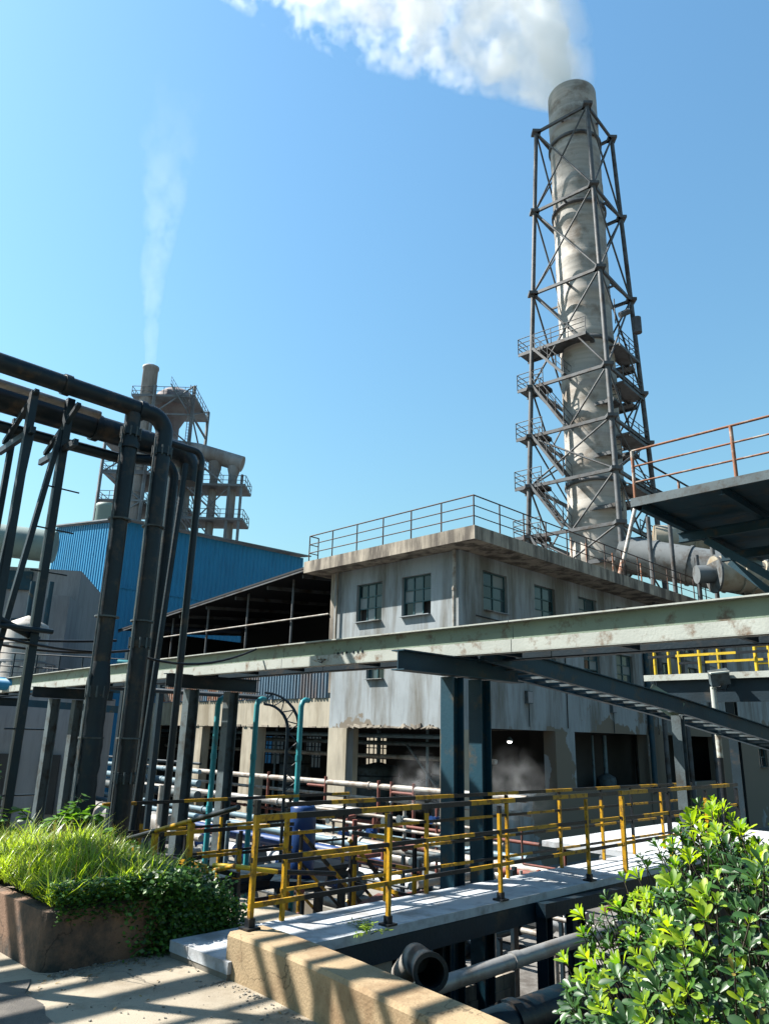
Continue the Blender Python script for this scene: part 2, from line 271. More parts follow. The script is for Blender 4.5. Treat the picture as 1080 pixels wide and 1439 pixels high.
# ------------------------------------------------------------------ setting: yard ground, terrace, road, soil bank
PIT = -2.8
mb = MB(); mb.add([(-900, -300, PIT), (900, -300, PIT), (900, 1500, PIT), (-900, 1500, PIT)], [(0, 1, 2, 3)])
props(part(None, 'ground', mb, YARD), kind='structure')
mb = MB(); mb.uvz(-16, 3.86, -14, 12.8, PIT-.1, 0)
mb.uvz(3.862, 5.35, 5.12, 12.8, PIT-.1, -.002)
props(part(None, 'terrace', mb, PAVE), kind='structure')
mb = MB()       # older darker road strip left of the cracked joint
pts = [(-9, 2.2), (-2.42, 6.05), (-2.33, 5.75), (-2.12, 5.55), (-2.02, 5.35), (-1.8, 5.1), (-1.68, 4.8), (-1.45, 4.6), (-1.2, 3.9), (-.9, 3.2), (-.5, 1.5), (-.5, -6), (-9, -6)]
mb.add([(x, y, .012) for x, y in pts], [tuple(range(len(pts)))[::-1]])
mb.add([(x, y, .012) for x, y in pts]+[(x, y, .0) for x, y in pts], [(i, (i+1) % len(pts), len(pts)+(i+1) % len(pts), len(pts)+i) for i in range(len(pts))])
props(part(None, 'road', mb, ROADC), kind='structure')
mb = MB(); mb.uvz(4.14, 8.5, -6, 2.1, PIT-.1, -.55)
props(part(None, 'soil_bank', mb, SOIL), kind='structure')

# ------------------------------------------------------------------ main building
B = thing('plant_building', 'grey plastered three storey plant building with flat overhanging roof and broken open ground floor', 'building', W(21.09, 17.1, PIT))
UF, VF = 21.09, 17.1        # planes of the two street faces
winL = [(21.12, 22.60, 6.15, 7.75), (18.50, 20.02, 6.15, 7.75)]
winR1 = [(22.5+3.45*k, 24.05+3.45*k, 6.35, 7.9) for k in range(6)]
winR2 = [(22.6, 24.0, 4.25, 5.65), (26.0, 27.35, 4.25, 5.65), (29.6, 31.0, 4.25, 5.65), (32.5, 34.1, 4.25, 5.65), (37.0, 38.3, 4.25, 5.65), (40.3, 41.6, 4.25, 5.65), (44.2, 45.4, 4.25, 5.65)]
lowL = [(22.9-2.75-1.9, 22.85, PIT+.3, 2.02)]   # opening right of the corner pillar
mb = MB()
holes(mb, UF, 'u', 17.1, 24.0, PIT, 8.44, [(18.0, 22.85, PIT+.6, 2.02), (20.9, 21.9, 3.85, 5.1)]+winL, .32)
part(B, 'wall', mb, PLAST, 'wall lit by the sun on its lower half')
mb = MB()
opR = [(21.9, 27.0, -.13, 2.08), (28.5, 35.0, -.13, 2.08), (36.8, 39.0, -.13, 2.1), (39.3, 42.8, -.13, 2.1)]
holes(mb, VF, 'v', UF+.33, 60, PIT, 8.44, opR+winR1+winR2+[(45.0, 46.6, .45, 2.1), (49.3, 50.7, .45, 2.1)], .32)
part(B, 'wall', mb, PLAST, 'long wall in shade')
mb = MB(); mb.uvz(28.5, 28.52, 17.42, 19.3, PIT, 2.08)
mb.uvz(UF+.33, 29, 17.45, 42, 2.10, 2.3); mb.uvz(29.01, 60, 17.45, 19.3, 2.10, 2.3)      # floor slab over the hall
mb.uvz(29.01, 60, 19.31, 19.5, PIT, 8.4); mb.uvz(60, 60.2, 17.1, 19.5, PIT, 8.4)
mb.uvz(UF+.33, 37, 24.0, 24.2, 2.31, 8.44); mb.uvz(UF+.33, 60, 19.0, 19.15, 2.31, 8.2)
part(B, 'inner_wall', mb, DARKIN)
mb = MB()
wh = [(28.5, 30.2, .05, 1.62), (33.7, 35.2, -.1, 1.6), (37.1, 39.1, -.05, 1.55)]
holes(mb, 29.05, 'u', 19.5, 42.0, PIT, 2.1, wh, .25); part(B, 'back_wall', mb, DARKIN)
for h in wh:        # barred window holes in the back wall
    mb = MB(); n = 5
    for k in range(n+1): s_ = h[0]+(h[1]-h[0])*k/n; mb.bar(W(29.15, s_, h[2]), W(29.15, s_, h[3]), .05)
    for k in range(3): z_ = h[2]+(h[3]-h[2])*k/3+.02; mb.bar(W(29.13, h[0], z_), W(29.13, h[1], z_), .05)
    part(B, 'window_bars', mb, DARKP)
mb = MB(); mb.uvz(20.2, 37, 15.7, 25.1, 8.45, 8.95); mb.uvz(37.001, 42.2, 15.7, 18.3, 8.45, 8.95)
part(B, 'parapet', mb, PARA)
mb = MB()
mb.uvz(42.3, 60, 16.5, 19.6, 8.45, 8.7); part(B, 'roof', mb, PARA)
# pillars of the ground floor
for (a, b_, w0) in ((22.86, 24.0, 'u'), ):
    mb = MB(); mb.uvz(UF-.06, UF+.6, 22.86, 23.95, PIT, 2.0); part(B, 'pillar', mb, CREAM, 'corner pillar with cracked cream render')
mb = MB(); mb.uvz(UF-.05, UF+.5, 17.05, 17.98, PIT, 2.01); part(B, 'pillar', mb, CREAM)
for a in (27.0, 35.0):
    mb = MB(); mb.uvz(a, a+(1.45 if a < 30 else 1.7), VF-.06, VF+.5, PIT, 2.07); part(B, 'pillar', mb, PLAST)
# ragged broken edge of render over the opening
mb = MB(); s_ = 18.1
while s_ < 22.8:
    d = random.uniform(.12, .5); hh = random.uniform(.03, .16); mb.obox(W(UF-.005, s_+d/2, 2.03+hh/2), U3*.05, V3*d/2+Z3*random.uniform(-.05, .05), Z3*hh/2); s_ += d
part(B, 'broken_edge', mb, PARA, kind='stuff')
def window(parent, fix, ax, s0, s1, z0, z1, cols=2, rows=3, side=.10):
    P = (lambda s_, d_, z_: W(fix+d_, s_, z_)) if ax == 'u' else (lambda s_, d_, z_: W(s_, fix+d_, z_))
    mb = MB(); e = .05; D = .16
    A = V3 if ax == 'u' else U3; Nn = U3 if ax == 'u' else V3
    def bx(a, b_, c, d_, t=.05, dd=D): mb.obox(P((a+b_)/2, dd, (c+d_)/2), A*(b_-a)/2, Nn*t/2, Z3*(d_-c)/2)
    g = .004
    bx(s0+g, s0+e, z0+g, z1-g); bx(s1-e, s1-g, z0+g, z1-g); bx(s0+e, s1-e, z0+g, z0+e); bx(s0+e, s1-e, z1-e, z1-g)
    f = part(parent, 'window', mb, FRAMT)
    mb = MB(); cw = (s1-s0-2*e)/cols; zt = z0+(z1-z0)*.66
    for k in range(1, cols): bx(s0+e+cw*k-.025, s0+e+cw*k+.025, z0+e, z1-e, .045)
    zz = [z0+e, z0+e+(zt-z0)*.5, zt, z1-e]
    for z_ in zz[1:3]: bx(s0+e, s1-e, z_-.02, z_+.02, .041)
    part(f, 'glazing_bar', mb, FRAMT)
    for c_ in range(cols):
        for r_ in range(3):
            if random.random() < .08: continue
            mb = MB(); a = s0+e+cw*c_; mb.obox(P(a+cw/2, D+.012+random.uniform(0, .006), (zz[r_]+zz[r_+1])/2), A*(cw/2-.002), Nn*.003, Z3*((zz[r_+1]-zz[r_])/2-.002))
            part(f, 'pane', mb, random.choice([GLASS[0], GLASS[0], GLASS[1], GLASS[2]]))
    mb = MB(); bx(s0+.002, s1-.002, z0+.002, z0+.03, .30, .0); part(f, 'sill', mb, PLAST)
    return f
for h in winL: window(B, UF, 'u', *h, cols=3)
for h in winR1+winR2: window(B, VF, 'v', *h)
window(B, UF, 'u', 20.9, 21.9, 3.85, 5.1, 2)
for h in ((45.0, 46.6, .45, 2.1), (49.3, 50.7, .45, 2.1)): window(B, VF, 'v', *h)
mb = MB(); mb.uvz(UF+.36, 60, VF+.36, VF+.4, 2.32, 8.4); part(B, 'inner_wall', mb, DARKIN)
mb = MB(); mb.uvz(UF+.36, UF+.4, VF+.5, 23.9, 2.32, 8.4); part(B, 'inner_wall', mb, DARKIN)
mb = MB(); mb.tube(W(UF-.14, VF+.15, 3.6), W(UF-.14, VF+.15, 8.42), .07, 10); mb.tube(W(UF-.14, VF+.15, 6.9), W(UF-.14, VF+.15, 7.0), .09, 10)
part(B, 'downpipe', mb, PIPEW)
mb = MB(); mb.tube(W(UF-.12, 23.7, 5.4), W(UF-.12, 23.7, 8.42), .05, 8); part(B, 'downpipe', mb, PARA)
mb = MB(); mb.tube(W(35.2, VF-.15, -.5), W(35.2, VF-.15, 5.9), .13, 12); part(B, 'downpipe', mb, TEALD)
mb = MB(); mb.uvz(UF+.0, UF+.32, 24.0, 24.25, 3.4, 8.44); part(B, 'pilaster', mb, PARA)
# roof railing
def railing(T, pts, h, nr, rp, mat_, sp=1.8, posts=True, upd=Z3, rr=None, matr=None):
    rr = rr or rp; matr = matr or mat_
    for i in range(len(pts)-1):
        a = Vector(pts[i]); b_ = Vector(pts[i+1]); L = (b_-a).length; n = max(1, round(L/sp))
        for k in range(nr):
            z_ = h*(k+1)/nr; mb = MB(); mb.tube(a+Z3*z_, b_+Z3*z_, rr*(1. if k == nr-1 else .8), 6); part(T, 'rail', mb, matr)
        for k in range(n+(1 if i == len(pts)-2 else 0)):
            p = a+(b_-a)*k/n; mb = MB(); mb.tube(p, p+Z3*h, rp, 6); part(T, 'post', mb, mat_)
T = thing('roof_railing', 'thin rusty guard railing along the edge of the flat roof', 'railing', W(20.3, 15.8, 8.95))
railing(T, [W(20.8, 24.9, 8.95), W(20.3, 24.9, 8.95), W(20.3, 15.8, 8.95), W(42, 15.8, 8.95)], 1.15, 3, .028, RAILD, 1.55)
for u_ in (27, 28.2, 30.5, 33.2): 
    mb = MB(); mb.tube(W(u_, 15.9, 8.95), W(u_, 15.9, 9.9), .035, 6); part(T, 'post', mb, RUST)

# ------------------------------------------------------------------ low wing: cream band, pillars, cladding, canopy
T = thing('hall_wing', 'low cream rendered wing with open bays left of the plant building', 'building', W(UF, 33, PIT))
mb = MB(); mb.uvz(UF+.02, UF+.35, 24.01, 42, 2.0, 3.18); part(T, 'lintel_wall', mb, CREAM)
for v_ in (28.9, 33.5, 38.3):
    mb = MB(); mb.uvz(UF+.04, UF+.5, v_, v_+1.2, PIT, 2.0); part(T, 'pillar', mb, CREAM)
mb = MB(); mb.uvz(UF+.6, 29, 41.9, 42.1, PIT, 2.1); part(T, 'end_wall', mb, DARKIN)
mb = MB(); s_ = 24.1
while s_ < 41.5:
    d = random.uniform(.15, .6); hh = random.uniform(.03, .12); mb.obox(W(UF+.01, s_+d/2, 2.0+hh/2), U3*.03, V3*d/2, Z3*hh/2); s_ += d+random.uniform(0, .8)
part(T, 'broken_edge', mb, PARA, kind='stuff')
def corrugated(s0, s1, z0, z1, fix, ax='u', pitch_=.2, dep=.05, z1b=None):
    mb = MB(); P = (lambda s_, d_, z_: W(fix+d_, s_, z_)) if ax == 'u' else (lambda s_, d_, z_: W(s_, fix+d_, z_))
    vs = []; n = 0; s_ = s0; prof = [(0, 0), (.3, 0), (.42, 1), (.88, 1)]; tot = max(1, int((s1-s0)/pitch_))
    for k in range(tot):
        for a, d_ in prof:
            s__ = s0+(k+a)*pitch_; zt = z1 if z1b is None else z1+(z1b-z1)*(s__-s0)/(s1-s0)
            vs += [P(s__, -d_*dep, z0), P(s__, -d_*dep, zt)]; n += 1
    mb.add(vs, [(2*i, 2*i+2, 2*i+3, 2*i+1) for i in range(n-1)]); return mb
v_ = 24.15
while v_ < 42:      # single sheets, some rusted
    e = min(42, v_+1.0); mb = corrugated(v_, e, 3.2, 4.3+random.uniform(-.05, .05), UF-.02+random.uniform(-.015, .015))
    part(T, 'cladding_sheet', mb, RUST if random.random() < .15 else CLAD); v_ += 1.0
mb = MB(); mb.uvz(UF+.3, 29, 24.3, 42, 4.1, 4.25); mb.add([W(28.8, 24.3, 4.26), W(28.8, 42, 4.26), W(28.8, 42, 8.15), W(28.8, 24.3, 9.55)], [(0, 1, 2, 3)]); mb.uvz(UF+1, 29, 41.7, 41.9, 4.26, 7.4); part(T, 'deck', mb, ROOFU)  # deck, plus near-black back and end sheets added to darken the canopy space
def quadslab(ps, t):
    ps = [Vector(p) for p in ps]; mb = MB(); mb.add(ps+[p-Z3*t for p in ps], [(0, 1, 2, 3), (7, 6, 5, 4), (0, 4, 5, 1), (1, 5, 6, 2), (2, 6, 7, 3), (3, 7, 4, 0)]); return mb
part(T, 'canopy_roof', quadslab([W(20.6, 25.15, 8.9), W(29.3, 25.15, 9.6), W(29.3, 42.8, 8.2), W(20.6, 42.8, 7.45)], .08), ROOFU)
mb = MB(); mb.bar(W(20.65, 25.15, 8.78), W(20.65, 42.8, 7.33), .06, .12); part(T, 'roof_edge', mb, STEEL)
for v_ in (27, 30.5, 34, 37.5, 41):
    mb = MB(); mb.tube(W(21.2, v_, 4.3), W(21.2, v_, 8.75-(v_-25)*.082), .06, 8); part(T, 'post', mb, STEEL)
for z_ in (5.5, 6.7):
    mb = MB(); mb.tube(W(21.05, 24.3, z_), W(21.05, 42, z_), .04, 6); part(T, 'rail', mb, PIPEW)
for v_ in np.arange(26, 42, 2.6):
    mb = MB(); mb.bar(W(20.9, v_, 8.62-(v_-25)*.082), W(29, v_, 9.3-(v_-25)*.082), .08, .16); part(T, 'rafter', mb, STEEL)
mb = MB(); mb.uvz(38.0, 38.3, 20.5, 50, PIT, 5); o = solo('rear_wall', 'pale sunlit yard wall glimpsed through the barred rear openings', 'wall', mb, CREAM)

# ------------------------------------------------------------------ chimney and its lattice tower
CX, CY = 13.35, 45.0
mb = MB(); prof = []
z_ = PIT; k = 0
while z_ < 48.2:
    r = 1.78-.0005*z_+(.02 if k % 5 == 0 else 0)+random.uniform(-.005, .005); prof += [(r, z_), (r+.0, min(48.2, z_+.55))]; z_ += .6; k += 1
prof += [(1.74, 48.2), (1.6, 48.2), (1.6, 40)]
mb.lathe((CX, CY, 0), prof, 48)
CH = thing('chimney', 'tall round pale grey chimney wrapped in weathered bands inside the lattice tower', 'chimney', (CX, CY, PIT))
part(CH, 'shaft', mb, CHIM)
for z_ in (17.2, 27.0, 37.6, 43.4):
    mb = MB(); mb.lathe((CX, CY, 0), [(1.78, z_-.12), (1.9, z_-.12), (1.9, z_+.12), (1.78, z_+.12)], 40); part(CH, 'band', mb, STEEL)
TW = thing('lattice_tower', 'square steel lattice tower with stairs and landings around the tall chimney', 'tower', (CX, CY, PIT))
PH = math.radians(4)
def corner(k, z):
    hd = 2.85+(44.7-z)*.043; a = -PI/2+PH-k*PI/2      # 0 front, 1 left, 2 back, 3 right
    return Vector((CX-(44.7-z)*.008+hd*math.cos(a), CY+hd*math.sin(a), z))
lv = [44.7, 37.7, 31.0, 23.9, 20.4, 17.0, 13.7, 10.2, 6.5, 2.5, PIT]
for k in range(4):
    mb = MB(); mb.tube(corner(k, PIT), corner(k, 44.9), .17, 10, .15); part(TW, 'leg', mb, STEEL)
    for z_ in lv[:7]:
        mb = MB(); mb.obox(corner(k, z_), (.32, 0, 0), (0, .32, 0), (0, 0, .10)); part(TW, 'gusset', mb, STEEL)
for i, z_ in enumerate(lv[:-1]):
    for k in range(4):
        a, b_ = corner(k, z_), corner((k+1) % 4, z_)
        mb = MB(); mb.bar(a, b_, .16, .2); part(TW, 'ring_beam', mb, STEEL)
        c, d = corner(k, lv[i+1]), corner((k+1) % 4, lv[i+1])
        if i < 8:
            mid = (a+b_)/2
            if i < 3:
                mb = MB(); mb.tube(a, d, .065, 6); part(TW, 'brace', mb, STEEL)
                mb = MB(); mb.tube(b_, c, .065, 6); part(TW, 'brace', mb, STEEL)
                mb = MB(); mb.bar(mid, Vector((CX, CY, z_))+(mid-Vector((CX, CY, z_))).normalized()*1.75, .12); part(TW, 'strut', mb, STEEL)
            else:
                m2 = (c+d)/2
                mb = MB(); mb.tube(a, m2 if i % 2 else d, .06, 6); part(TW, 'brace', mb, STEEL)
                mb = MB(); mb.tube(b_, m2 if i % 2 else c, .06, 6); part(TW, 'brace', mb, STEEL)
def deck_piece(T, p0, p1, wdt, z, nrm, name='landing', rail=True, out=True):
    """landing along p0-p1 of width wdt to the side nrm"""
    p0 = Vector(p0); p1 = Vector(p1); p0.z = p1.z = z; c = (p0+p1)/2+nrm*wdt/2
    d = (p1-p0); mb = MB(); mb.obox(c, d/2, nrm*wdt/2, Z3*.05)
    q = nrm*wdt
    mb.bar(p0-Z3*.12, p1-Z3*.12, .08, .16); mb.bar(p0+q-Z3*.12, p1+q-Z3*.12, .08, .16)
    o = part(T, name, mb, STEEL)
    if rail:
        for (a, b_) in ((p0+q, p1+q), (p0, p0+q)) if out else ((p0+q, p1+q), (p1, p1+q)):
            n = max(1, round((b_-a).length/1.3)); mb = MB()
            for z2 in (.4, .75, 1.1): mb.tube(a+Z3*z2, b_+Z3*z2, .03, 5)
            for k in range(n+1): mb.tube(a+(b_-a)*k/n, a+(b_-a)*k/n+Z3*1.1, .03, 5)
            part(o, 'handrail', mb, STEEL)
    return o
dl = (corner(0, 20)-corner(1, 20)).normalized()     # along the front left face, towards the front leg
nl = dl.cross(Z3).normalized()                      # outward of that face (towards camera left)
if nl.dot(Vector((-1, -1, 0))) < 0: nl = -nl
for z_ in (26.6, 23.9, 20.4, 17.0, 13.7):
    L1 = corner(1, z_)
    deck_piece(TW, L1-dl*1.0-nl*1.2, L1+dl*(3.9 if z_ > 26 else .9)-nl*1.2, 1.25, z_+.1, nl, out=True)
    if z_ < 26: deck_piece(TW, L1+dl*3.2-nl*1.3, L1+dl*5.0-nl*1.3, 1.1, z_-1.65, -nl, rail=True)
    # decks on the right and rear faces
    R1 = corner(3, z_); dr = (corner(0, z_)-R1).normalized(); nr = -dr.cross(Z3).normalized()
    if nr.dot(Vector((1, -1, 0))) < 0: nr = -nr
    deck_piece(TW, R1-nr*1.0-dl*0, R1+dr*3.2-nr*1.0, 1.1, z_-.3, nr)
    B1 = corner(2, z_); db = (corner(3, z_)-B1).normalized(); nb = Vector((db.y, -db.x, 0))
    deck_piece(TW, B1, B1+db*4.5, 1.0, z_-.3, nb if nb.dot(Vector((1, 1, 0))) > 0 else -nb)
def stair(T, a, b_, wd, side, mat_=STEEL, step=.24, rail=True, td=.14):
    a = Vector(a); b_ = Vector(b_); n = max(3, round(abs(b_.z-a.z)/step))
    hd = (b_-a); hd.z = 0; hd.normalize(); mb = MB()
    for q in (0, 1): mb.bar(a+side*wd*q, b_+side*wd*q, .05, .16)
    o = part(T, 'stringer', mb, mat_)
    for k in range(1, n):
        p = a+(b_-a)*k/n+side*wd/2; mb = MB(); mb.obox(p, hd*td, side*(wd/2-.03), Z3*(.02 if td > .1 else .045)); part(o, 'tread', mb, mat_)
    if rail:
        mb = MB()
        for q in (0, 1):
            s0 = side*wd*q
            mb.tube(a+s0+Z3*1.0, b_+s0+Z3*1.0, .028, 5); mb.tube(a+s0+Z3*.5, b_+s0+Z3*.5, .022, 5)
            for k in range(5): p = a+(b_-a)*k/4+s0; mb.tube(p, p+Z3*1.0, .024, 5)
        part(o, 'handrail', mb, mat_)
    return o
zz = [26.7, 24.0, 20.5, 17.1, 13.8, 10.3]
for i in range(5):
    La = corner(1, zz[i]); Lb = corner(1, zz[i+1]); zm = zz[i+1]+(1.6 if i else 1.2)
    a = La+dl*.15-nl*.95; a.z = zz[i]; b_ = La+dl*2.3-nl*.95; b_.z = zz[i+1]+.15
    stair(TW, a, b_, 1.15, nl, step=.36, td=.07)
for i in range(1, 4):
    a = corner(1, zz[i])+dl*1.7-nl*2.4; a.z = zz[i]-.2; b_ = corner(1, zz[i])+dl*3.7-nl*2.4; b_.z = zz[i+1]-.2
    stair(TW, a, b_, .8, nl, rail=True, step=.36, td=.07)
mb = MB(); mb.tube((16.2, 43.2, 27.3), (16.2, 43.2, 28.4), .28, 12); part(TW, 'fan_drum', mb, STEEL)
mb = MB(); mb.tube((14.9, 42.6, 28.2), (15.5, 42.6, 28.5), .2, 10); mb.tube((14.6, 42.6, 27.6), (14.6, 42.6, 29.4), .04, 6); part(TW, 'sensor', mb, STEEL)
mb = MB(); mb.tube((10.75, 33.25, 8.95), (12.0, 34.2, 12.5), .10, 10); mb.tube((10.73, 33.24, 8.95), (11.0, 33.45, 9.7), .12, 10, mi=1)
solo('vent_tube', 'white slanting tube with red lower end behind the roof railing', 'pipe', mb, [PIPEW, RUST])
# ------------------------------------------------------------------ ducts behind the roof on the right
DU = thing('flue_duct', 'large dark grey duct running from the chimney foot to the beige elbow', 'duct', (14.5, 42.5, 11))
mb = MB(); mb.tube((13.6, 41.5, 12.0), (19.6, 37.5, 9.9), 1.05, 28); part(DU, 'duct', mb, FLUE)
for t in (.25, .5, .75): 
    p = Vector((13.6, 41.5, 12.0)).lerp(Vector((19.6, 37.5, 9.9)), t); d = Vector((6, -4, -2.1)).normalized(); mb = MB(); mb.tube(p-d*.06, p+d*.06, 1.12, 28); part(DU, 'flange', mb, FLUE)
mb = MB(); pts = [Vector((16.3, 36, 9.75)), Vector((16.9, 36, 9.8))]+elbow((19.3, 36, 9.75), (1, 0, -.02), (.12, 0, -1), 1.8, 10)+[Vector((19.5, 36, 5))]
mb.sweep(pts, .88, 24)
DE = thing('duct_elbow', 'big beige duct elbow turning down behind the green beam', 'duct', (20, 36, PIT)); part(DE, 'duct', mb, DUCT)
for i in (2, 5, 8, 11):
    d = (pts[i+1]-pts[i-1]).normalized(); mb = MB(); mb.tube(pts[i]-d*.05, pts[i]+d*.05, .98, 24); part(DE, 'flange', mb, DUCT)
mb = MB(); mb.tube((19.5, 36, PIT), (19.5, 36, 5), .88, 24); part(DE, 'riser', mb, DUCT)
mb = MB(); mb.tube((15.4, 36, 9.7), (16.32, 36, 9.75), .45, 20); mb.tube((16.25, 36, 9.75), (16.35, 36, 9.75), .95, 24); part(DE, 'reducer', mb, FLUE)
mb = MB(); mb.tube((15.5, 41.5, 12.9), (26, 39.5, 12.3), .85, 24); 
DH = thing('horizontal_duct', 'long pale beige horizontal duct under the high platform', 'duct', (21, 40, 12)); part(DH, 'duct', mb, DUCT)
for t in (.2, .42, .7): 
    p = Vector((15.5, 41.5, 12.9)).lerp(Vector((26, 39.5, 12.3)), t); d = Vector((10.5, -2, -.6)).normalized(); mb = MB(); mb.tube(p-d*.06, p+d*.06, .93, 24); part(DH, 'flange', mb, DUCT)
for i, (x, y, z1) in enumerate(((13.6, 37, 12.9), (14.9, 37.5, 13.8), (17.0, 37.5, 12.3), (15.7, 36.5, 10.8))):
    mb = MB(); mb.tube((x, y, PIT), (x, y, z1), .12, 8); props(part(None, 'steel_post', mb, STEEL), ['dark post beside the right tower leg', 'tall dark post standing just right of the chimney tower', 'dark post in front of the pale horizontal duct', 'short dark post standing left of the beige duct elbow'][i], 'post', 'posts behind the roof')
# ------------------------------------------------------------------ blue warehouse, grey building, tank
T = thing('blue_warehouse', 'large warehouse clad in bright blue corrugated sheets', 'building', W(24.9, 52.9, PIT))
mb = corrugated(24.9, 42.6, PIT, 17.0, 52.9, 'v', .4, .035, 17.3); part(T, 'sheet_wall', mb, BLUE, 'long blue wall in shade')
mb = corrugated(52.9, 66, PIT, 16.95, 24.9, 'u', .45, .07, 18.8); part(T, 'sheet_wall', mb, BLUE, 'gable wall catching the sun')
mb = MB(); mb.uvz(42.3, 42.5, 53, 66, PIT, 17.2); part(T, 'end_wall', mb, BLUE)
part(T, 'roof', quadslab([W(24.5, 52.4, 17.15), W(43.0, 52.4, 17.55), W(43.0, 66, 19.1), W(24.5, 66, 18.95)], .1), FARST)
mb = MB(); mb.bar(W(24.78, 53, 8.0), W(24.78, 64, 8.0), .1, .15); part(T, 'wall_rail', mb, BLUE)
for z_ in (11.9, 6.0):
    mb = MB(); mb.bar(W(24.9, 52.82, z_), W(42.6, 52.82, z_), .03, .09); part(T, 'sheet_overlap', mb, BLUE)
for k, z_ in ((0, 4.0), (5, 4.0), (9, 3.5)):
    mb = MB(); mb.uvz(24.7, 24.86, 54+k*1.1, 54.9+k*1.1, -1, z_); part(T, 'post', mb, DARKP)
T = thing('grey_building', 'grey rendered block behind the left poles under the pale green duct', 'building', (-24, 46, PIT))
mb = MB(); mb.obox((-24.5, 47, 4), (5.6, 1.2, 0), (-.8, 4, 0), (0, 0, 6.8)); part(T, 'wall', mb, GREYW)
for (x, z_) in ((-21.3, 10.0), (-20.8, 7.2), (-20.8, 4.2), (-24.5, 9.8), (-24.2, 6.6)):
    mb = MB(); yy = 42.93+(x+23.7)*.214; mb.obox((x, yy, z_), (.62, .133, 0), (-.02, .12, 0), (0, 0, .55)); part(T, 'window', mb, TEALD)
mb = MB(); mb.tube((-36, 40.0, 13.2), (-19.5, 43.2, 12.0), .95, 28)
solo('pale_green_duct', 'thick pale green horizontal duct in front of the grey building', 'duct', mb, GRNW)
mb = MB(); mb.obox((-18.2, 42.9, 3.2), (.55, .12, 0), (-.5, 2.2, 0), (0, 0, 5.5)); solo('stair_tower', 'narrow grey block with pipes between grey building and blue warehouse', 'building', mb, GREYW)
for i, (x, lab) in enumerate(((-18.9, 'thin green drainpipe on the grey block beside the blue warehouse'), (-17.9, 'thin dark drainpipe at the blue warehouse corner'))):
    mb = MB(); mb.tube((x, 40.0, PIT), (x, 40.0, 9.3), .14, 8); solo('drainpipe', lab, 'pipe', mb, TEALD)
T = thing('storage_tank', 'small pale round tank with conical top and thin guard rail', 'tank', (-17.2, 36.5, PIT))
mb = MB(); mb.lathe((-17.2, 36.5, 0), [(1.05, PIT), (1.05, 6.3), (.95, 6.5), (0.02, 6.95)], 28); part(T, 'shell', mb, TANKW)
for z_ in (3.9, 4.7, 5.5):
    mb = MB(); mb.lathe((-17.2, 36.5, 0), [(1.06, z_), (1.09, z_), (1.09, z_+.06), (1.06, z_+.06)], 28); part(T, 'hoop', mb, FARST)
mb = MB()
for k in range(18): a = 2*PI*k/18; p = Vector((-17.2+1.5*math.cos(a), 36.5+1.5*math.sin(a), 3.5)); mb.tube(p, p+Z3*1.1, .03, 5)
for z_ in (4.1, 4.6): mb.lathe((-17.2, 36.5, 0), [(1.5, z_), (1.54, z_), (1.54, z_+.05), (1.5, z_+.05)], 24)
part(T, 'guard_rail', mb, FARST)
mb = MB(); mb.lathe((-23.9, 62, 0), [(.95, PIT), (.95, 19.9), (1.0, 20.0), (1.0, 20.3), (.02, 20.4)], 24); solo('round_silo', 'pale green silo top poking above the blue warehouse roof', 'silo', mb, GRNW)

# ------------------------------------------------------------------ far kiln plant
T = thing('kiln_plant', 'distant rusty preheater tower with platforms, ducts and stairs above the blue warehouse', 'plant', (-27, 92, PIT))
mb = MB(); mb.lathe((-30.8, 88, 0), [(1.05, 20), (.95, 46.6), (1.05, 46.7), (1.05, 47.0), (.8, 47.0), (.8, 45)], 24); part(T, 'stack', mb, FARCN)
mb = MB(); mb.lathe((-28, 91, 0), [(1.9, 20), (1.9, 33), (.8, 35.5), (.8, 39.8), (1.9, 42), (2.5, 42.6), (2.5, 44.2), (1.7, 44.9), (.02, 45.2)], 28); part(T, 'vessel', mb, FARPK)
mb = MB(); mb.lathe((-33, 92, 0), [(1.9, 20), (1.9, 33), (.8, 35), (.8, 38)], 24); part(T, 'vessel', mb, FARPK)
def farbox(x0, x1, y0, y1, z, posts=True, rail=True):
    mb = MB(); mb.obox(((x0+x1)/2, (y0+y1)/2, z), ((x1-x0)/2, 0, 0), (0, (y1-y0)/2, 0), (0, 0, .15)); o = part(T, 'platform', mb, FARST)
    if rail:
        mb = MB()
        P = [Vector((x0, y0, z)), Vector((x1, y0, z)), Vector((x1, y1, z)), Vector((x0, y1, z))]
        for i in range(4):
            a, b_ = P[i], P[(i+1) % 4]; n = max(2, int((b_-a).length/1.3))
            for z2 in (.6, 1.2): mb.tube(a+Z3*z2, b_+Z3*z2, .045, 4)
            for k in range(n): p = a+(b_-a)*k/n; mb.tube(p, p+Z3*1.2, .045, 4)
        part(o, 'handrail', mb, FARST)
for z_ in (42.6, ): farbox(-32.5, -24.4, 87, 95, z_)
for z_ in (24.6, 28.5, 32.3, 36.0): farbox(-35.0, -29.4, 87, 95, z_); farbox(-29.3, -24.2, 88.5, 95, z_-.4)
for (x, y) in ((-35, 87), (-29.6, 87), (-24.6, 87), (-35, 95), (-29, 95), (-24.6, 95)):
    mb = MB(); mb.bar((x, y, 18), (x, y, 44 if x > -33 else 37), .32); part(T, 'column', mb, FARST)
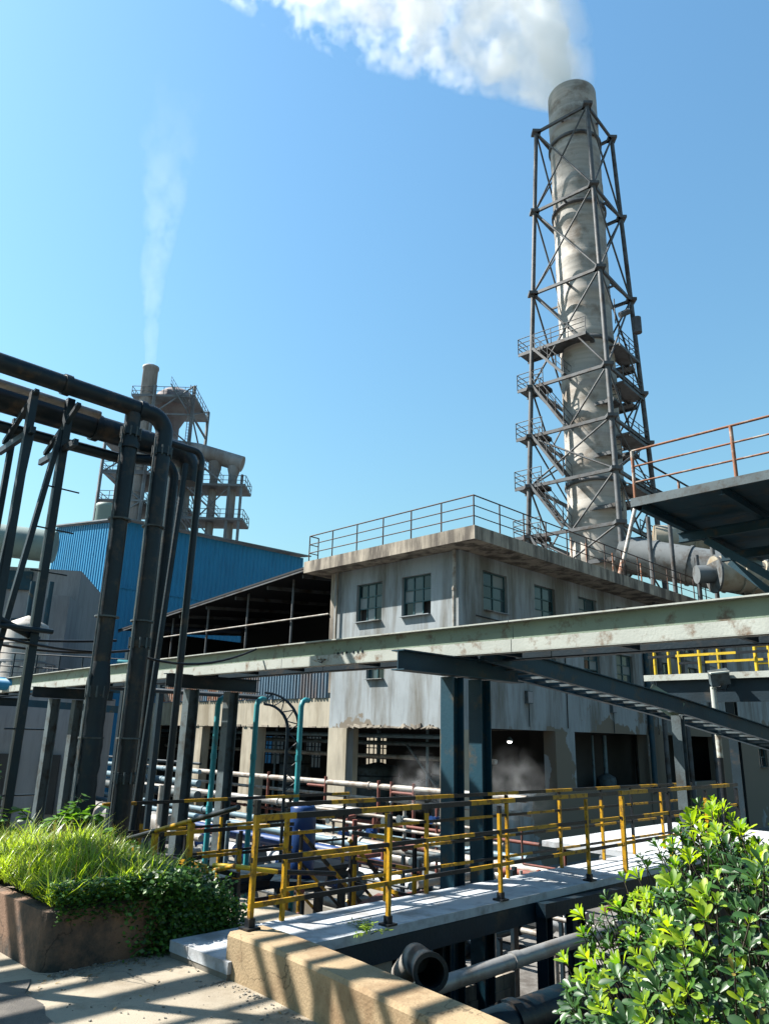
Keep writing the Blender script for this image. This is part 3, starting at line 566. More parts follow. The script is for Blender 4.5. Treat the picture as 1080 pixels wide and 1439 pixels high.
for i, z_ in enumerate((20, 24.5, 28.5, 32, 36, 40)):
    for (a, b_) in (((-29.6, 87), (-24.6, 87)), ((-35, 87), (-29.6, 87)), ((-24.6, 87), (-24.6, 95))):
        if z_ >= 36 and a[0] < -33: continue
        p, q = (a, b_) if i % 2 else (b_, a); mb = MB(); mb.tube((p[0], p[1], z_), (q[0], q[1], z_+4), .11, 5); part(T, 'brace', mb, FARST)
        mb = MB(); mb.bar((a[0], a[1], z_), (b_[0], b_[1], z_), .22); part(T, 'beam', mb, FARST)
mb = MB()
for q in (0, .7): mb.tube((-25.0+q, 86.7, 36), (-25.0+q, 86.7, 44), .05, 5)
for k in range(20): mb.tube((-25.0, 86.7, 36.2+.4*k), (-24.3, 86.7, 36.2+.4*k), .035, 4)
part(T, 'ladder', mb, FARST)
stair(T, (-27.5, 86.5, 44), (-25.2, 86.5, 40.5), .8, Vector((0, 1, 0)), FARST, .4)
# right hand part: horizontal duct on downcomers with platforms and zigzag stairs
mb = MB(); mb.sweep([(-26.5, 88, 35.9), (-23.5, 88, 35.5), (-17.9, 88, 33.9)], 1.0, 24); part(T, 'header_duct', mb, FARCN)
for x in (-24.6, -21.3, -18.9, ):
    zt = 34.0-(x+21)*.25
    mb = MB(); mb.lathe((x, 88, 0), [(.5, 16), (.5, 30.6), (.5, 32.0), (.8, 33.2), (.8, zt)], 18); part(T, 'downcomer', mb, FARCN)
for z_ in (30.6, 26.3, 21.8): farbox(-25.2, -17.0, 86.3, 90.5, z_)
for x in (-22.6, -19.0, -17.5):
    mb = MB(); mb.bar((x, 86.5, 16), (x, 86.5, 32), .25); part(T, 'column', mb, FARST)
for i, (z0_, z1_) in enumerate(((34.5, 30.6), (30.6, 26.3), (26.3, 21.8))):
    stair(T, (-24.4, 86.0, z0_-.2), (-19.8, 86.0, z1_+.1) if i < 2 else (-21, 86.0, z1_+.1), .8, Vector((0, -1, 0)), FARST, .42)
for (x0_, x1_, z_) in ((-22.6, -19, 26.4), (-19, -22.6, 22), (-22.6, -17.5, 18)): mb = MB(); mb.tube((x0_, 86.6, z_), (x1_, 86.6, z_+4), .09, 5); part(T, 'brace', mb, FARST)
# ------------------------------------------------------------------ pipe bridge (crosses the picture)
PB = thing('pipe_bridge', 'long pale green and white steel beam bridge crossing the yard on paired columns', 'pipe bridge', W(7.2, 6, PIT))
def bridge_z(v): return -.012*max(0, v-12)
for (a, b_) in ((-4, 5.05), (5.06, 9.3), (9.31, 16), (16.01, 24), (24.01, 36)):
    za, zb = bridge_z(a), bridge_z(b_)
    mb = MB(); mb.bar(W(7.205, a, 2.915+za), W(7.205, b_, 2.915+zb), .012, .20); part(PB, 'beam_web', mb, BEAMG)
    mb = MB(); mb.bar(W(7.20, a, 3.025+za), W(7.20, b_, 3.025+zb), .17, .016); part(PB, 'top_flange', mb, BEAMW)
    mb = MB(); mb.bar(W(7.165, a, 2.755+za), W(7.165, b_, 2.755+zb), .012, .135); mb.bar(W(7.235, a, 2.684+za), W(7.235, b_, 2.684+zb), .15, .012); part(PB, 'lower_channel', mb, BEAMW)
    mb = MB(); mb.hbeam(W(8.0, a, 2.83+za), W(8.0, b_, 2.83+zb), .3, .14); part(PB, 'rear_beam', mb, DARKP)
    v_ = a+.4
    while v_ < b_-.2:
        mb = MB(); mb.bar(W(7.25, v_, 2.74+bridge_z(v_)), W(7.93, v_, 2.74+bridge_z(v_)), .05, .08); part(PB, 'cross_bar', mb, DARKP); v_ += 1.25
for dv, r_, z_ in ((7.38, .06, 2.86), (7.55, .05, 2.85), (7.72, .07, 2.87), (7.48, .03, 2.80), (7.85, .035, 2.81)):
    mb = MB(); mb.tube(W(dv, -4, z_), W(dv, 12, z_), r_, 8); mb.tube(W(dv, 12, z_), W(dv, 36, z_-.29), r_, 8); part(PB, 'conduit', mb, DARKP)
for v_ in (7.72, ):
    for k in range(6):
        mb = MB(); mb.tube(W(7.15, v_-.2+.09*k+(.05 if k > 2 else 0), 2.83), W(7.17, v_-.2+.09*k+(.05 if k > 2 else 0), 2.83), .018, 6); part(PB, 'bolt', mb, DARKP)
def hcol(T, u_, v_, z0, z1, m, s_=.2, name='column', upv=U3):
    mb = MB(); mb.hbeam(W(u_, v_, z0), W(u_, v_, z1), s_, s_, .016, upv); return part(T, name, mb, m)
for k, v_ in enumerate((-.2, 5.98, 11.9, 17.7, 23.6, 29.5)):
    zb = bridge_z(v_)
    mb = MB(); mb.hbeam(W(6.25 if k == 1 else 6.7, v_, 2.56+zb), W(8.6, v_, 2.56+zb), .23, .2); part(PB, 'crosshead', mb, TEALD if k < 2 else DARKP)
    for uu in (7.22, 7.76 if k != 2 else 8.05):
        hcol(PB, uu, v_ if k != 2 else v_-(.0 if uu < 7.5 else .0), PIT, 2.43+zb, TEALD if k < 2 else COLG)
        mb = MB(); mb.uvz(uu-.17, uu+.17, v_-.17, v_+.17, PIT, PIT+.12); part(PB, 'foot', mb, CONC)
# ------------------------------------------------------------------ tall black pipe rack on the left
def pipe_thing(name, label, pts, r, m, n=16, bands=(), group=None, rb=1.12, loc=None):
    T = thing(name, label, 'pipe', loc or Vector(pts[0]), group)
    mb = MB(); mb.sweep(pts, r, n); part(T, 'pipe', mb, m)
    for (p, d) in bands:
        d = Vector(d).normalized(); p = Vector(p); mb = MB(); mb.tube(p-d*.05, p+d*.05, r*rb, n); part(T, 'joint', mb, m)
    return T
va = 10.0; za = 6.36
A = pipe_thing('black_pipe', 'thick black pipe with rounded elbow dropping into the weeds, right of the pair', [W(-9, va, za), W(0, va, za)]+elbow(W(5.16, va, za), U3, -Z3, .27)+[W(5.16, va, -.1)], .132, BLKP, 18,
           [(W(3.6, va, za), U3), (W(4.74, va, za), U3), (W(5.16, va, 5.8), Z3), (W(5.16, va, 2.9), Z3), (W(5.16, va, 1.1), Z3), (W(5.16, va, .35), Z3)], rb=1.16)
A2 = pipe_thing('black_pipe', 'thick black riser left of the elbowed pipe with rough wrapping near its foot', [W(4.63, va, -.1), W(4.63, va, za-.1)], .118, BLKP, 18, [(W(4.63, va, 5.95), Z3), (W(4.63, va, 5.75), Z3), (W(4.63, va, 2.2), Z3)], rb=1.25)
mb = MB(); mb.lathe(W(4.63, va, 0), [(.13, .2)]+[(.135+random.uniform(0, .03), .3+.12*k) for k in range(18)]+[(.12, 2.6)], 12); part(A2, 'wrapping', mb, DARKP)
pipe_thing('black_pipe', 'large dark horizontal pipe running under the top black pipe', [W(-9, 10.75, 6.05), W(5.55, 10.75, 6.2)]+elbow(W(6.05, 10.75, 6.2), U3, -Z3, .3)+[W(6.05, 10.75, 5.7)], .19, BLKP, 18, [(W(1.5, 10.75, 6.14), U3), (W(4.4, 10.75, 6.18), U3)])
pipe_thing('black_pipe', 'slim pale edged pipe between the two thick horizontal pipes', [W(-9, 10.4, 6.25), W(4.3, 10.4, 6.25)], .06, INSUL, 12)
pipe_thing('black_pipe', 'dark pipe lowest in the horizontal stack at upper left', [W(-9, 10.9, 5.62), W(4.9, 10.9, 5.86)]+elbow(W(5.72, 10.6, 5.9), U3, -Z3, .25)+[W(5.62, 10.45, -.1)], .085, BLKP, 12)
pipe_thing('thin_pipe', 'slim dark riser leaning beside the elbowed black pipe', [W(5.75, 10.3, 5.85), W(5.5, 10.3, -.1)], .045, DARKP, 8)
pipe_thing('thin_pipe', 'slim isolated dark riser with pale lit edge right of the black pipes', [W(5.3, 10.3, 6.12), W(5.75, 10.3, 6.12)]+elbow(W(6.02, 10.3, 6.12), U3, -Z3, .15, 4)+[W(6.0, 10.3, -.1)], .055, BLKP, 10)
RK = thing('trestle', 'leaning black steel trestle with thin rungs carrying the overhead pipes', 'pipe rack', W(3.6, 10.3, 0))
for (a, b_, w0) in ((W(3.80, 10.3, 0), W(3.80, 10.3, 6.3), .105), (W(3.25, 10.3, 1.5), W(3.74, 10.3, 5.8), .07), (W(3.3, 10.9, 0), W(3.3, 10.9, 6.0), .075), (W(3.22, 10.0, 0), W(3.20, 10.0, 6.1), .095),
                    (W(3.0, 10.0, 0), W(3.25, 10.0, 5.6), .07), (W(2.9, 10.9, 0), W(2.9, 10.9, 6.0), .1), (W(2.2, 10.3, 0), W(2.2, 10.3, 6.0), .12)):
    mb = MB(); mb.bar(a, b_, w0, w0, U3); part(RK, 'post', mb, DARKP)
for u_ in (3.22, 3.8):
    mb = MB(); mb.bar(W(u_, 9.85, 5.52), W(u_, 11.1, 5.52), .06, .09); mb.bar(W(u_-.02, 9.9, 6.1), W(u_-.02, 10.9, 5.6), .06, .06); part(RK, 'cross_beam', mb, DARKP)
for z_ in (4.95, 4.35, 3.75, 1.7, .9):
    mb = MB(); mb.tube(W(3.62, 10.3, z_), W(4.12, 10.3, z_), .012, 5); part(RK, 'rung', mb, DARKP)
mb = MB(); mb.tube(W(3.1, 10.1, 2.95), W(4.0, 10.2, 2.95), .035, 6); mb.tube(W(3.2, 10.1, 3.05), W(3.9, 10.4, 2.85), .05, 6); part(RK, 'bracket', mb, DARKP)
for i, (v_, r_) in enumerate(((9.35, .05), (9.05, .08), (8.7, .045), (8.35, .09), (7.95, .05), (7.6, .07), (7.15, .06))):
    pipe_thing('overhead_pipe', ['first', 'second', 'third', 'fourth', 'fifth', 'sixth', 'seventh'][i]+' overhead pipe counted outward from the top black pipe, past the left edge', [W(-9, v_, 6.3), W(1.6, v_, 6.3)], r_, BLKP, 10, (), 'overhead pipes running out past the left edge')
pipe_thing('header_pipe', 'header pipe joining the overhead pipes past the left edge', [W(1.6, 7.0, -.1), W(1.6, 7.0, 6.0)]+elbow(W(1.6, 7.0, 6.3), Z3, V3, .15, 4)+elbow(W(1.6, 9.55, 6.3), V3, -Z3, .15, 4)+[W(1.6, 9.55, -.1)], .07, BLKP, 12)
# loose cables hanging between poles and beam
for i, (p, q, sag) in enumerate(((W(2.6, 10.2, 2.8), W(5.0, 10.4, 2.95), .05), (W(2.7, 11, 2.95), W(5.1, 10.0, 2.8), .15), (W(2.5, 10.2, 3.0), W(4.8, 10.2, 2.75), .1), (W(5.2, 10.1, 2.75), W(7.1, 9.9, 3.0), .18))):
    pts = [p.lerp(q, t/10)-Z3*sag*4*(t/10)*(1-t/10) for t in range(11)]; mb = MB(); mb.sweep(pts, .018, 6)
    solo('loose_cable', ['cable sagging least between the left poles', 'cable sagging deepest between the left poles', 'upper cable strung between the left poles', 'cable hanging from black riser to the pale beam'][i], 'cable', mb, BLK, 'cables strung between the left poles')

# ------------------------------------------------------------------ walkway
WK = thing('walkway', 'narrow elevated pale concrete walkway on dark steel legs', 'walkway', W(3.6, 5.5, PIT))
for (a, b_) in ((3.6, 6.4), (6.403, 9.2), (9.203, 13.4)):
    mb = MB(); mb.uvz(a, b_, 5.09, 5.9, .04, .12); part(WK, 'deck_slab', mb, SLAB)
mb = MB(); mb.uvz(11.5, 13.4, 5.902, 7.6, .03, .115); mb.uvz(13.402, 16.5, 4.2, 7.6, .03, .117); part(WK, 'deck_slab', mb, SLAB)
mb = MB(); mb.uvz(3.605, 4.12, 5.10, 5.89, -.1, .038); part(WK, 'step', mb, CONC)
mb = MB(); mb.hbeam(W(4.16, 5.16, -.06), W(9.3, 5.16, -.06), .19, .12); mb.uvz(4.16, 9.3, 5.092, 5.098, -.15, .03); part(WK, 'edge_beam', mb, DARKP)
mb = MB(); mb.hbeam(W(4.16, 5.82, -.06), W(13.4, 5.82, -.06), .19, .12); part(WK, 'edge_beam', mb, DARKP)
mb = MB(); mb.hbeam(W(9.3, 5.16, -.06), W(13.4, 5.16, -.06), .19, .12); part(WK, 'edge_beam', mb, DARKP)
for u_ in (4.9, 5.9, 6.9, 7.9, 9.0, 10.2, 11.6, 13.0):
    mb = MB(); mb.hbeam(W(u_, 5.22, -.07), W(u_, 5.76, -.07), .16, .1); part(WK, 'joist', mb, DARKP)
for u_, v_ in ((5.75, 5.4), (6.35, 5.4), (7.62, 5.04), (9.6, 5.16), (9.6, 5.82), (11.8, 5.16), (11.8, 5.82), (13.2, 5.16), (13.2, 5.82), (6.0, 5.82)):
    hcol(WK, u_, v_, PIT, -.16 if v_ > 5.1 else .02, DARKP, .13, 'leg')
mb = MB(); mb.bar(W(7.5, 5.0, -.02), W(9.2, 4.98, -.05), .12, .14); mb.bar(W(7.75, 5.0, -.35), W(8.5, 5.0, -1.0), .06, .10); part(WK, 'bracket', mb, DARKP)
mb = MB(); mb.bar(W(8.1, 5.0, .0), W(8.1, 5.0, PIT), .09, .09, U3); part(WK, 'leg', mb, DARKP)
def hrail(name, label, path, posts, h, nr, group, w0=.045, h0=.06, seg=.62, posth=None, postw=.038, ph=0, pm=None, base=None, round_=False, gap=.0):
    T = thing(name, label, 'railing', Vector(path[0]), group)
    for i in range(len(path)-1):
        a, b_ = Vector(path[i]), Vector(path[i+1])
        for k in range(nr):
            z_ = h*(k+1-gap)/(nr-gap); off = random.uniform(-.012, .012) if k < nr-1 else 0
            part(T, 'rail', striped(a+Z3*(z_+off), b_+Z3*(z_+off), w0 if k == nr-1 else w0*.55, h0 if k == nr-1 else h0*.8, seg*random.uniform(.9, 1.1), ph+.5*((k+i) % 2)+random.uniform(0, .3), round_), [YEL, BLK])
    for p in posts:
        p = Vector(p); T2 = MB()
        mats_ = pm or [YEL, BLK]
        hh = posth or h; s_ = striped(p+U3*.0, p+Z3*(hh-.035), postw, postw, .85, random.choice((0, 0, .35)), False) if pm is None else MB().bar(p, p+Z3*(hh-.035), postw, postw, U3)
        o = part(T, 'post', s_, mats_)
        if base: mb = MB(); mb.obox(p+Z3*.008, U3*.06, V3*.06, Z3*.008); mb.obox(p+Z3*.045, U3*.028, V3*.028, Z3*.03); part(o, 'foot', mb, BLK)
    return T
G = 'black and yellow railings along the walkway'
zt = .122
hrail('railing', 'nearest black and yellow railing along the front edge of the walkway', [W(3.78, 5.13, zt+.03), W(9.6, 5.13, zt+.03)], [W(u_, 5.13, zt) for u_ in (5.30, 6.97, 8.75)]+[W(3.80, 5.13, .30)], .93, 3, G, .042, .046, .78, .95, .036, base=True)
hrail('railing', 'black and yellow railing along the front edge of the far walkway end', [W(9.62, 5.13, zt+.03), W(13.6, 5.13, zt+.03)], [W(u_, 5.13, zt) for u_ in (9.65, 11.0, 12.3, 13.55)], .93, 3, G, .045, .05, .7, .95, .05)
hrail('railing', 'rear black and yellow railing along the back edge of the walkway', [W(4.65, 5.85, zt), W(13.5, 5.85, zt-.03)], [W(u_, 5.85, zt) for u_ in (4.68, 6.0, 6.62, 8.1, 9.3, 10.4, 11.3, 12.3, 13.3)], .97, 4, G, .034, .038, .66, .97, .036)
# stair down behind the walkway, its landing and railings
LD = thing('steel_landing', 'red oxide chequered steel landing with stairs behind the walkway railing', 'platform', W(5, 7, PIT))
for i, (a, b_) in enumerate(((4.45, 5.3), (5.303, 6.15), (6.153, 7.0))):
    mb = MB(); mb.uvz(a, b_, 6.1, 8.6, -.62, -.60); part(LD, 'plate', mb, RED)
for v_ in (6.12, 7.3, 8.55): mb = MB(); mb.hbeam(W(4.45, v_, -.70), W(7.0, v_, -.70), .14, .08); part(LD, 'joist', mb, DARKP)
for (u_, v_) in ((4.5, 8.5), (6.95, 8.5), (4.5, 6.2), (6.95, 6.2)): hcol(LD, u_, v_, PIT, -.78, DARKP, .1, 'leg')
for k in range(3): mb = MB(); mb.uvz(4.45, 5.2, 5.92+.17*k, 6.09+.17*k, -.08-.17*k, -.05-.17*k); part(LD, 'tread', mb, RED)
stair(LD, W(7.02, 7.6, -.6), W(9.3, 7.6, -2.5), .9, V3, RED, .22, rail=False)
zl = -.6
G2 = 'black and yellow railings round the steel landing'
T = thing('railing', 'sloping black and yellow handrail running down left behind the grassy planter', 'railing', W(4.3, 6, 0), G2)
part(T, 'rail', striped(W(4.2, 5.95, 1.08), W(4.2, 7.9, .62), .05, .05, .7, .5, True), [YEL, BLK])
for v_ in (6.7, 7.35): part(T, 'post', striped(W(4.2, v_, -.1), W(4.2, v_, 1.05-(v_-6.0)*.24), .05, .05, 2), [YEL, BLK])
part(T, 'rail', striped(W(4.2, 5.95, .6), W(4.2, 7.6, .2), .04, .04, .5, 0, True), [YEL, BLK])
hrail('railing', 'low yellow railing on the left side of the red steel landing', [W(4.5, 6.3, zl), W(4.5, 8.5, zl)], [W(4.5, v_, zl) for v_ in (6.3, 7.4, 8.5)], 1.05, 4, G2, .036, .044, .5)
hrail('railing', 'yellow railing along the back of the red steel landing', [W(4.55, 8.55, zl), W(6.95, 8.55, zl)], [W(u_, 8.55, zl) for u_ in (5.3, 6.1, 6.9)], 1.15, 4, G2, .036, .044, .55)
hrail('railing', 'yellow railing on the right side of the red steel landing', [W(6.98, 6.3, zl), W(6.98, 7.4, zl)], [W(6.98, v_, zl) for v_ in (6.35, 7.35)], 1.15, 4, G2, .036, .044, .5)
hrail('railing', 'sloping yellow stair railing leading down from the steel landing', [W(7.05, 7.55, zl), W(9.3, 7.55, -2.5)], [W(7.1, 7.55, zl), W(8.2, 7.55, -1.56), W(9.2, 7.55, -2.4)], 1.05, 3, G2, .036, .044, .5)
hrail('railing', 'second sloping stair railing on the far side of the steps', [W(7.05, 8.55, zl), W(9.3, 8.55, -2.5)], [W(7.1, 8.55, zl), W(8.2, 8.55, -1.56), W(9.2, 8.55, -2.4)], 1.05, 3, G2, .036, .044, .5)
hrail('railing', 'black and yellow railing on the lower gantry behind the landing', [W(5.0, 10.2, -.35), W(9.5, 10.2, -.35)], [W(u_, 10.2, -.35) for u_ in (5.6, 6.9, 8.2, 9.4)], 1.1, 3, G2, .036, .044, .7)
mb = MB(); mb.uvz(5.0, 9.6, 10.1, 10.9, -.42, -.36); mb.hbeam(W(5, 10.15, -.5), W(9.6, 10.15, -.5), .14, .1)
for (u_, v_) in ((5.2, 10.2), (9.4, 10.2), (9.4, 10.8)): mb.bar(W(u_, v_, PIT), W(u_, v_, -.42), .1, .1, U3)
solo('gantry', 'low narrow steel gantry behind the landing', 'platform', mb, DARKP)
# bent round rail ends
pts = [W(4.25, 6.35, .55), W(4.35, 6.1, .56), W(4.7, 5.98, .5), W(5.4, 5.96, .42)]
mb = MB(); mb.sweep(pts[:3], .022, 8); mb.sweep(pts[2:], .022, 8, mi=1); solo('bent_rail', 'curved rail end with yellow and black paint beside the corner post', 'rail', mb, [YELB, BLK])
mb = MB(); mb.obox(W(6.35, 6.5, -.2), U3*.55+Z3*.13, V3*.35, Z3*.02)
solo('steel_sheet', 'dark brown sloping steel sheet leaning over the landing', 'sheet', mb, RED)

# ------------------------------------------------------------------ low wall, planter
mb = MB()
def wallseg(pts, uo, wd, z0, z1):
    n = len(pts); V = []
    for (v_, o) in pts:
        V += [W(uo+o, v_, z0), W(uo+o+.01, v_, z1-.025), W(uo+o+.03, v_, z1), W(uo+o+wd-.03, v_, z1), W(uo+o+wd, v_, z1-.02), W(uo+o+wd, v_, z0)]
    fs = [(6*i+j, 6*i+j+1, 6*i+7+j, 6*i+6+j) for i in range(n-1) for j in range(5)]+[(0, 1, 2, 3, 4, 5), tuple(6*(n-1)+j for j in (5, 4, 3, 2, 1, 0))]
    mb.add(V, fs)
wallseg([(5.17-.3*k, -.07*min(2.6, .3*k)**1.5-.16*max(0, .3*k-2.6)+random.uniform(-.005, .005)) for k in range(34)], 3.63, .36, PIT+.3, .30)
solo('low_wall', 'low ochre rendered concrete wall dividing the paving from the yard pit', 'wall', mb, WALLY)
PL = thing('planter', 'weathered red brown concrete planter with rounded corners, overgrown with grass', 'planter', W(2.7, 6.1, 0))
def rounded(u0, u1, v0, v1, r, n=6):
    P = []
    for (cu, cv, a0) in ((u0+r, v0+r, PI), (u1-r, v0+r, 1.5*PI), (u1-r, v1-r, 0), (u0+r, v1-r, .5*PI)):
        for k in range(n+1): a = a0+PI/2*k/n; P.append((cu+r*math.cos(a), cv+r*math.sin(a)))
    return P
o1 = rounded(2.66, 4.02, 6.06, 9.9, .16); o2 = rounded(2.76, 3.92, 6.16, 9.8, .10); n = len(o1); mb = MB(); V = []
for (P, z_) in ((o1, -.05), (o1, .40), (o2, .41), (o2, .2)): V += [W(a, b_, z_+(random.uniform(-.006, .006) if z_ > .3 else 0)) for a, b_ in P]
mb.add(V, [(k*n+i, k*n+(i+1) % n, (k+1)*n+(i+1) % n, (k+1)*n+i) for k in range(3) for i in range(n)], 0, False)
part(PL, 'curb_wall', mb, PLANT)
def mound(u, v):
    cu, cv = 3.32, 7.6; d = ((u-cu)/.9)**2+((v-cv)/2.2)**2
    return .33+.32*math.exp(-d*1.2)+.06*math.sin(3*u+1)*math.sin(2.4*v)
mb = MB(); nu, nv = 12, 24; V = [W(2.8+1.1*i/nu, 6.2+3.5*j/nv, mound(2.8+1.1*i/nu, 6.2+3.5*j/nv)) for j in range(nv+1) for i in range(nu+1)]
mb.add(V, [(j*(nu+1)+i, j*(nu+1)+i+1, (j+1)*(nu+1)+i+1, (j+1)*(nu+1)+i) for j in range(nv) for i in range(nu)], 0, True); part(PL, 'soil', mb, SOIL)

# ------------------------------------------------------------------ vegetation helpers
def leafset(name, centers, dirs, norms, lens, wids, tones, m, curl=.15, seg=2):
    """one mesh of many small leaves, each a bent strip of 'seg' quads"""
    N_ = len(centers); C = np.asarray(centers, float); D = np.asarray(dirs, float); Nn = np.asarray(norms, float)
    D /= np.linalg.norm(D, axis=1)[:, None]+1e-9; S = np.cross(D, Nn); S /= np.linalg.norm(S, axis=1)[:, None]+1e-9; Nn = np.cross(S, D)
    L_ = np.asarray(lens)[:, None]; Wd = np.asarray(wids)[:, None]
    if seg == 2: prof = [(0, .12), (.5, 1.), (1, .05)]
    elif seg == 3: prof = [(0, .15), (.35, .85), (.72, 1.), (1, .25)]
    else: prof = [(0, .7), (.35, .9), (.7, .6), (1, .05)]
    rows = []
    for t, w_ in prof:
        c = C+D*L_*t-Nn*L_*curl*t*t; rows.append(c-S*Wd*w_*.5); rows.append(c+S*Wd*w_*.5)
    V = np.stack(rows, 1).reshape(-1, 3); k = len(prof)*2; base = (np.arange(N_)*k)[:, None]
    F = np.concatenate([base+np.array([2*i, 2*i+1, 2*i+3, 2*i+2]) for i in range(len(prof)-1)], 1).reshape(-1)
    me = bpy.data.meshes.new(name); nf = N_*(len(prof)-1); me.vertices.add(len(V)); me.vertices.foreach_set('co', V.ravel())
    me.loops.add(nf*4); me.loops.foreach_set('vertex_index', F.astype(np.int32)); me.polygons.add(nf)
    me.polygons.foreach_set('loop_start', (np.arange(nf)*4).astype(np.int32)); me.polygons.foreach_set('loop_total', np.full(nf, 4, np.int32))
    me.update(calc_edges=True); at = me.attributes.new('tone', 'FLOAT', 'POINT'); at.data.foreach_set('value', np.repeat(np.asarray(tones, float), k).astype(np.float32))
    me.materials.append(m); me.polygons.foreach_set('use_smooth', np.ones(nf, bool)); o = bpy.data.objects.new(name, me); sc.collection.objects.link(o); return o
# grass on the planter
N_ = 17000
uu = rng.uniform(2.7, 3.98, N_); vv = 6.12+rng.random(N_)**1.15*3.6
P0 = np.array([W(a, b_, mound(a, b_)-.02) for a, b_ in zip(uu, vv)])
clump = np.sin(uu*7+2)*np.sin(vv*5.3)+.5*np.sin(uu*17)*np.sin(vv*13+1)
az = rng.uniform(0, 2*PI, N_); tilt = rng.uniform(.1, .75, N_)
D = np.stack([np.cos(az)*tilt-.05, np.sin(az)*tilt-.1, np.ones(N_)], 1); L_ = (rng.uniform(.05, .16, N_)+.15*(rng.random(N_) < .08))*(1+.35*clump)
o = leafset('grass', P0, D, np.stack([np.cos(az), np.sin(az), -tilt], 1)*-1, L_, rng.uniform(.006, .013, N_), rng.uniform(.25, 1.1, N_)*.85+.15*clump+.1, GRASSM, .45, 4)
props(o, 'dense sunlit grass growing over the concrete planter', 'grass', kind='stuff')
# a low fringe of small leaves over the planter edge, and the creeper draping its right side
N_ = 9000
t = rng.random(N_); uu = 2.7+1.25*t; vv = 6.06+rng.random(N_)*.5; zz_ = .40+rng.random(N_)*.14*(1-(vv-6.06)*.5)+.05
hang = rng.random(N_) < .10; zz_[hang] -= rng.random(hang.sum())*.16; vv[hang] = 6.03
az = rng.uniform(0, 2*PI, N_); D = np.stack([np.cos(az), np.sin(az), rng.uniform(-.3, .7, N_)], 1)
o = leafset('edge_creeper', [W(a, b_, c) for a, b_, c in zip(uu, vv, zz_)], D, rng.normal(0, .4, (N_, 3))+[0, 0, 1], rng.uniform(.02, .045, N_), rng.uniform(.016, .034, N_), rng.uniform(0, .9, N_), IVYM, .2, 2)
props(o, 'small leaved weeds hanging over the front edge of the planter', 'weeds', kind='stuff')
N_ = 20000
uu = rng.normal(3.85, .22, N_).clip(3.25, 4.42); vv = rng.uniform(5.96, 8.2, N_); top = .30+.30*np.exp(-((uu-3.55)/.5)**2)+.05*np.sin(vv*6)
ins = rng.random(N_); zz_ = np.where(ins < .45, top-rng.random(N_)*.08, rng.uniform(.0, 1, N_)*top)
bul = .22*np.sqrt(np.clip(1-(zz_/.6)**2, 0, 1)); vv = np.where(ins < .72, vv, 5.98-.05*rng.random(N_)+.1*rng.random(N_))
uu = np.where((ins >= .45) & (ins < .72), 4.12+bul*rng.random(N_)*.9, uu)
az = rng.uniform(0, 2*PI, N_); D = np.stack([np.cos(az), np.sin(az)-.2, rng.uniform(-.6, .4, N_)], 1)
nrm = rng.normal(0, .5, (N_, 3))+np.array([.1, -.4, .6])
o = leafset('creeper', [W(a, b_, c) for a, b_, c in zip(uu, vv, zz_)], D, nrm, rng.uniform(.022, .05, N_), rng.uniform(.02, .04, N_), rng.uniform(-.1, .8, N_), IVYM, .2, 2)
props(o, 'dark green creeper draping over the right end of the planter', 'creeper', kind='stuff')
def leafy(name, label, base, h, spread, nb, per, ll, lw, m, tone=(0, 1), cat='shrub', dens=1, group=None, twig=.012):
    T = thing(name, label, cat, base, group); base = Vector(base); C_ = []; D_ = []; Nn_ = []; mb = MB()
    for k in range(nb):
        a = random.uniform(0, 2*PI); e = random.uniform(.15, 1); tip = base+Vector((math.cos(a)*spread*e, math.sin(a)*spread*e, h*random.uniform(.5, 1)*(1.1-.4*e)))
        mid = base.lerp(tip, .5)+Vector((0, 0, .12*h)); mb.sweep([base, mid, tip], [twig, twig*.6, twig*.25], 5, caps=False)
        for j in range(per):
            t_ = random.uniform(.35, 1); p = (base.lerp(mid, t_*2) if t_ < .5 else mid.lerp(tip, t_*2-1)); b2 = random.uniform(0, 2*PI)
            C_.append(p); d = Vector((math.cos(b2), math.sin(b2), random.uniform(-.2, .5))); D_.append(d); Nn_.append((random.gauss(0, .35), random.gauss(0, .35), 1))
    part(T, 'stems', mb, BARK); n_ = len(C_)
    o = leafset('leaves', C_, D_, Nn_, rng.uniform(.7, 1.15, n_)*ll, rng.uniform(.8, 1.1, n_)*lw, rng.uniform(tone[0], tone[1], n_), m, .25, 3)
    o.data.transform(Matrix.Translation(-T.location)); o.parent = T; o['kind'] = 'stuff'; return T
leafy('broadleaf_shrub', 'bushy broadleaf weed rising from the grass in front of the black pipes', W(3.75, 8.6, .35), .75, .5, 16, 22, .13, .06, LEAFM, (.1, 1))
leafy('broadleaf_shrub', 'smaller broadleaf weed at the right of the planter grass', W(4.0, 8.2, .3), .5, .38, 12, 18, .11, .05, LEAFM, (0, .9))
leafy('vine_plant', 'leafy vine climbing between the leaning left poles', W(3.3, 9.6, .2), 1.2, .22, 14, 22, .09, .055, LEAFM, (-.2, .7), 'vine')
leafy('vine_plant', 'young leafy sapling standing beside the left poles', W(3.5, 9.9, .2), .75, .3, 10, 16, .1, .05, LEAFM, (0, 1), 'vine')
leafy('garden_tree', 'round green tree behind the leftmost poles, lit on top', (-10.6, 19.5, PIT), 5.0, 1.3, 60, 46, .17, .10, LEAFM, (.0, 1.), 'tree', twig=.07)
leafy('dry_weed', 'dry brown weed growing on the joint of the long pale beam', W(7.11, 8.3, 2.70), .09, .16, 9, 7, .03, .014, DRYM, (0, .5), 'weed', twig=.003)
leafy('weed_tuft', 'thin weeds hanging off the near walkway edge', W(5.05, 5.12, .08), .14, .3, 16, 12, .05, .012, GRASSM, (.1, .7), 'weed', twig=.003)
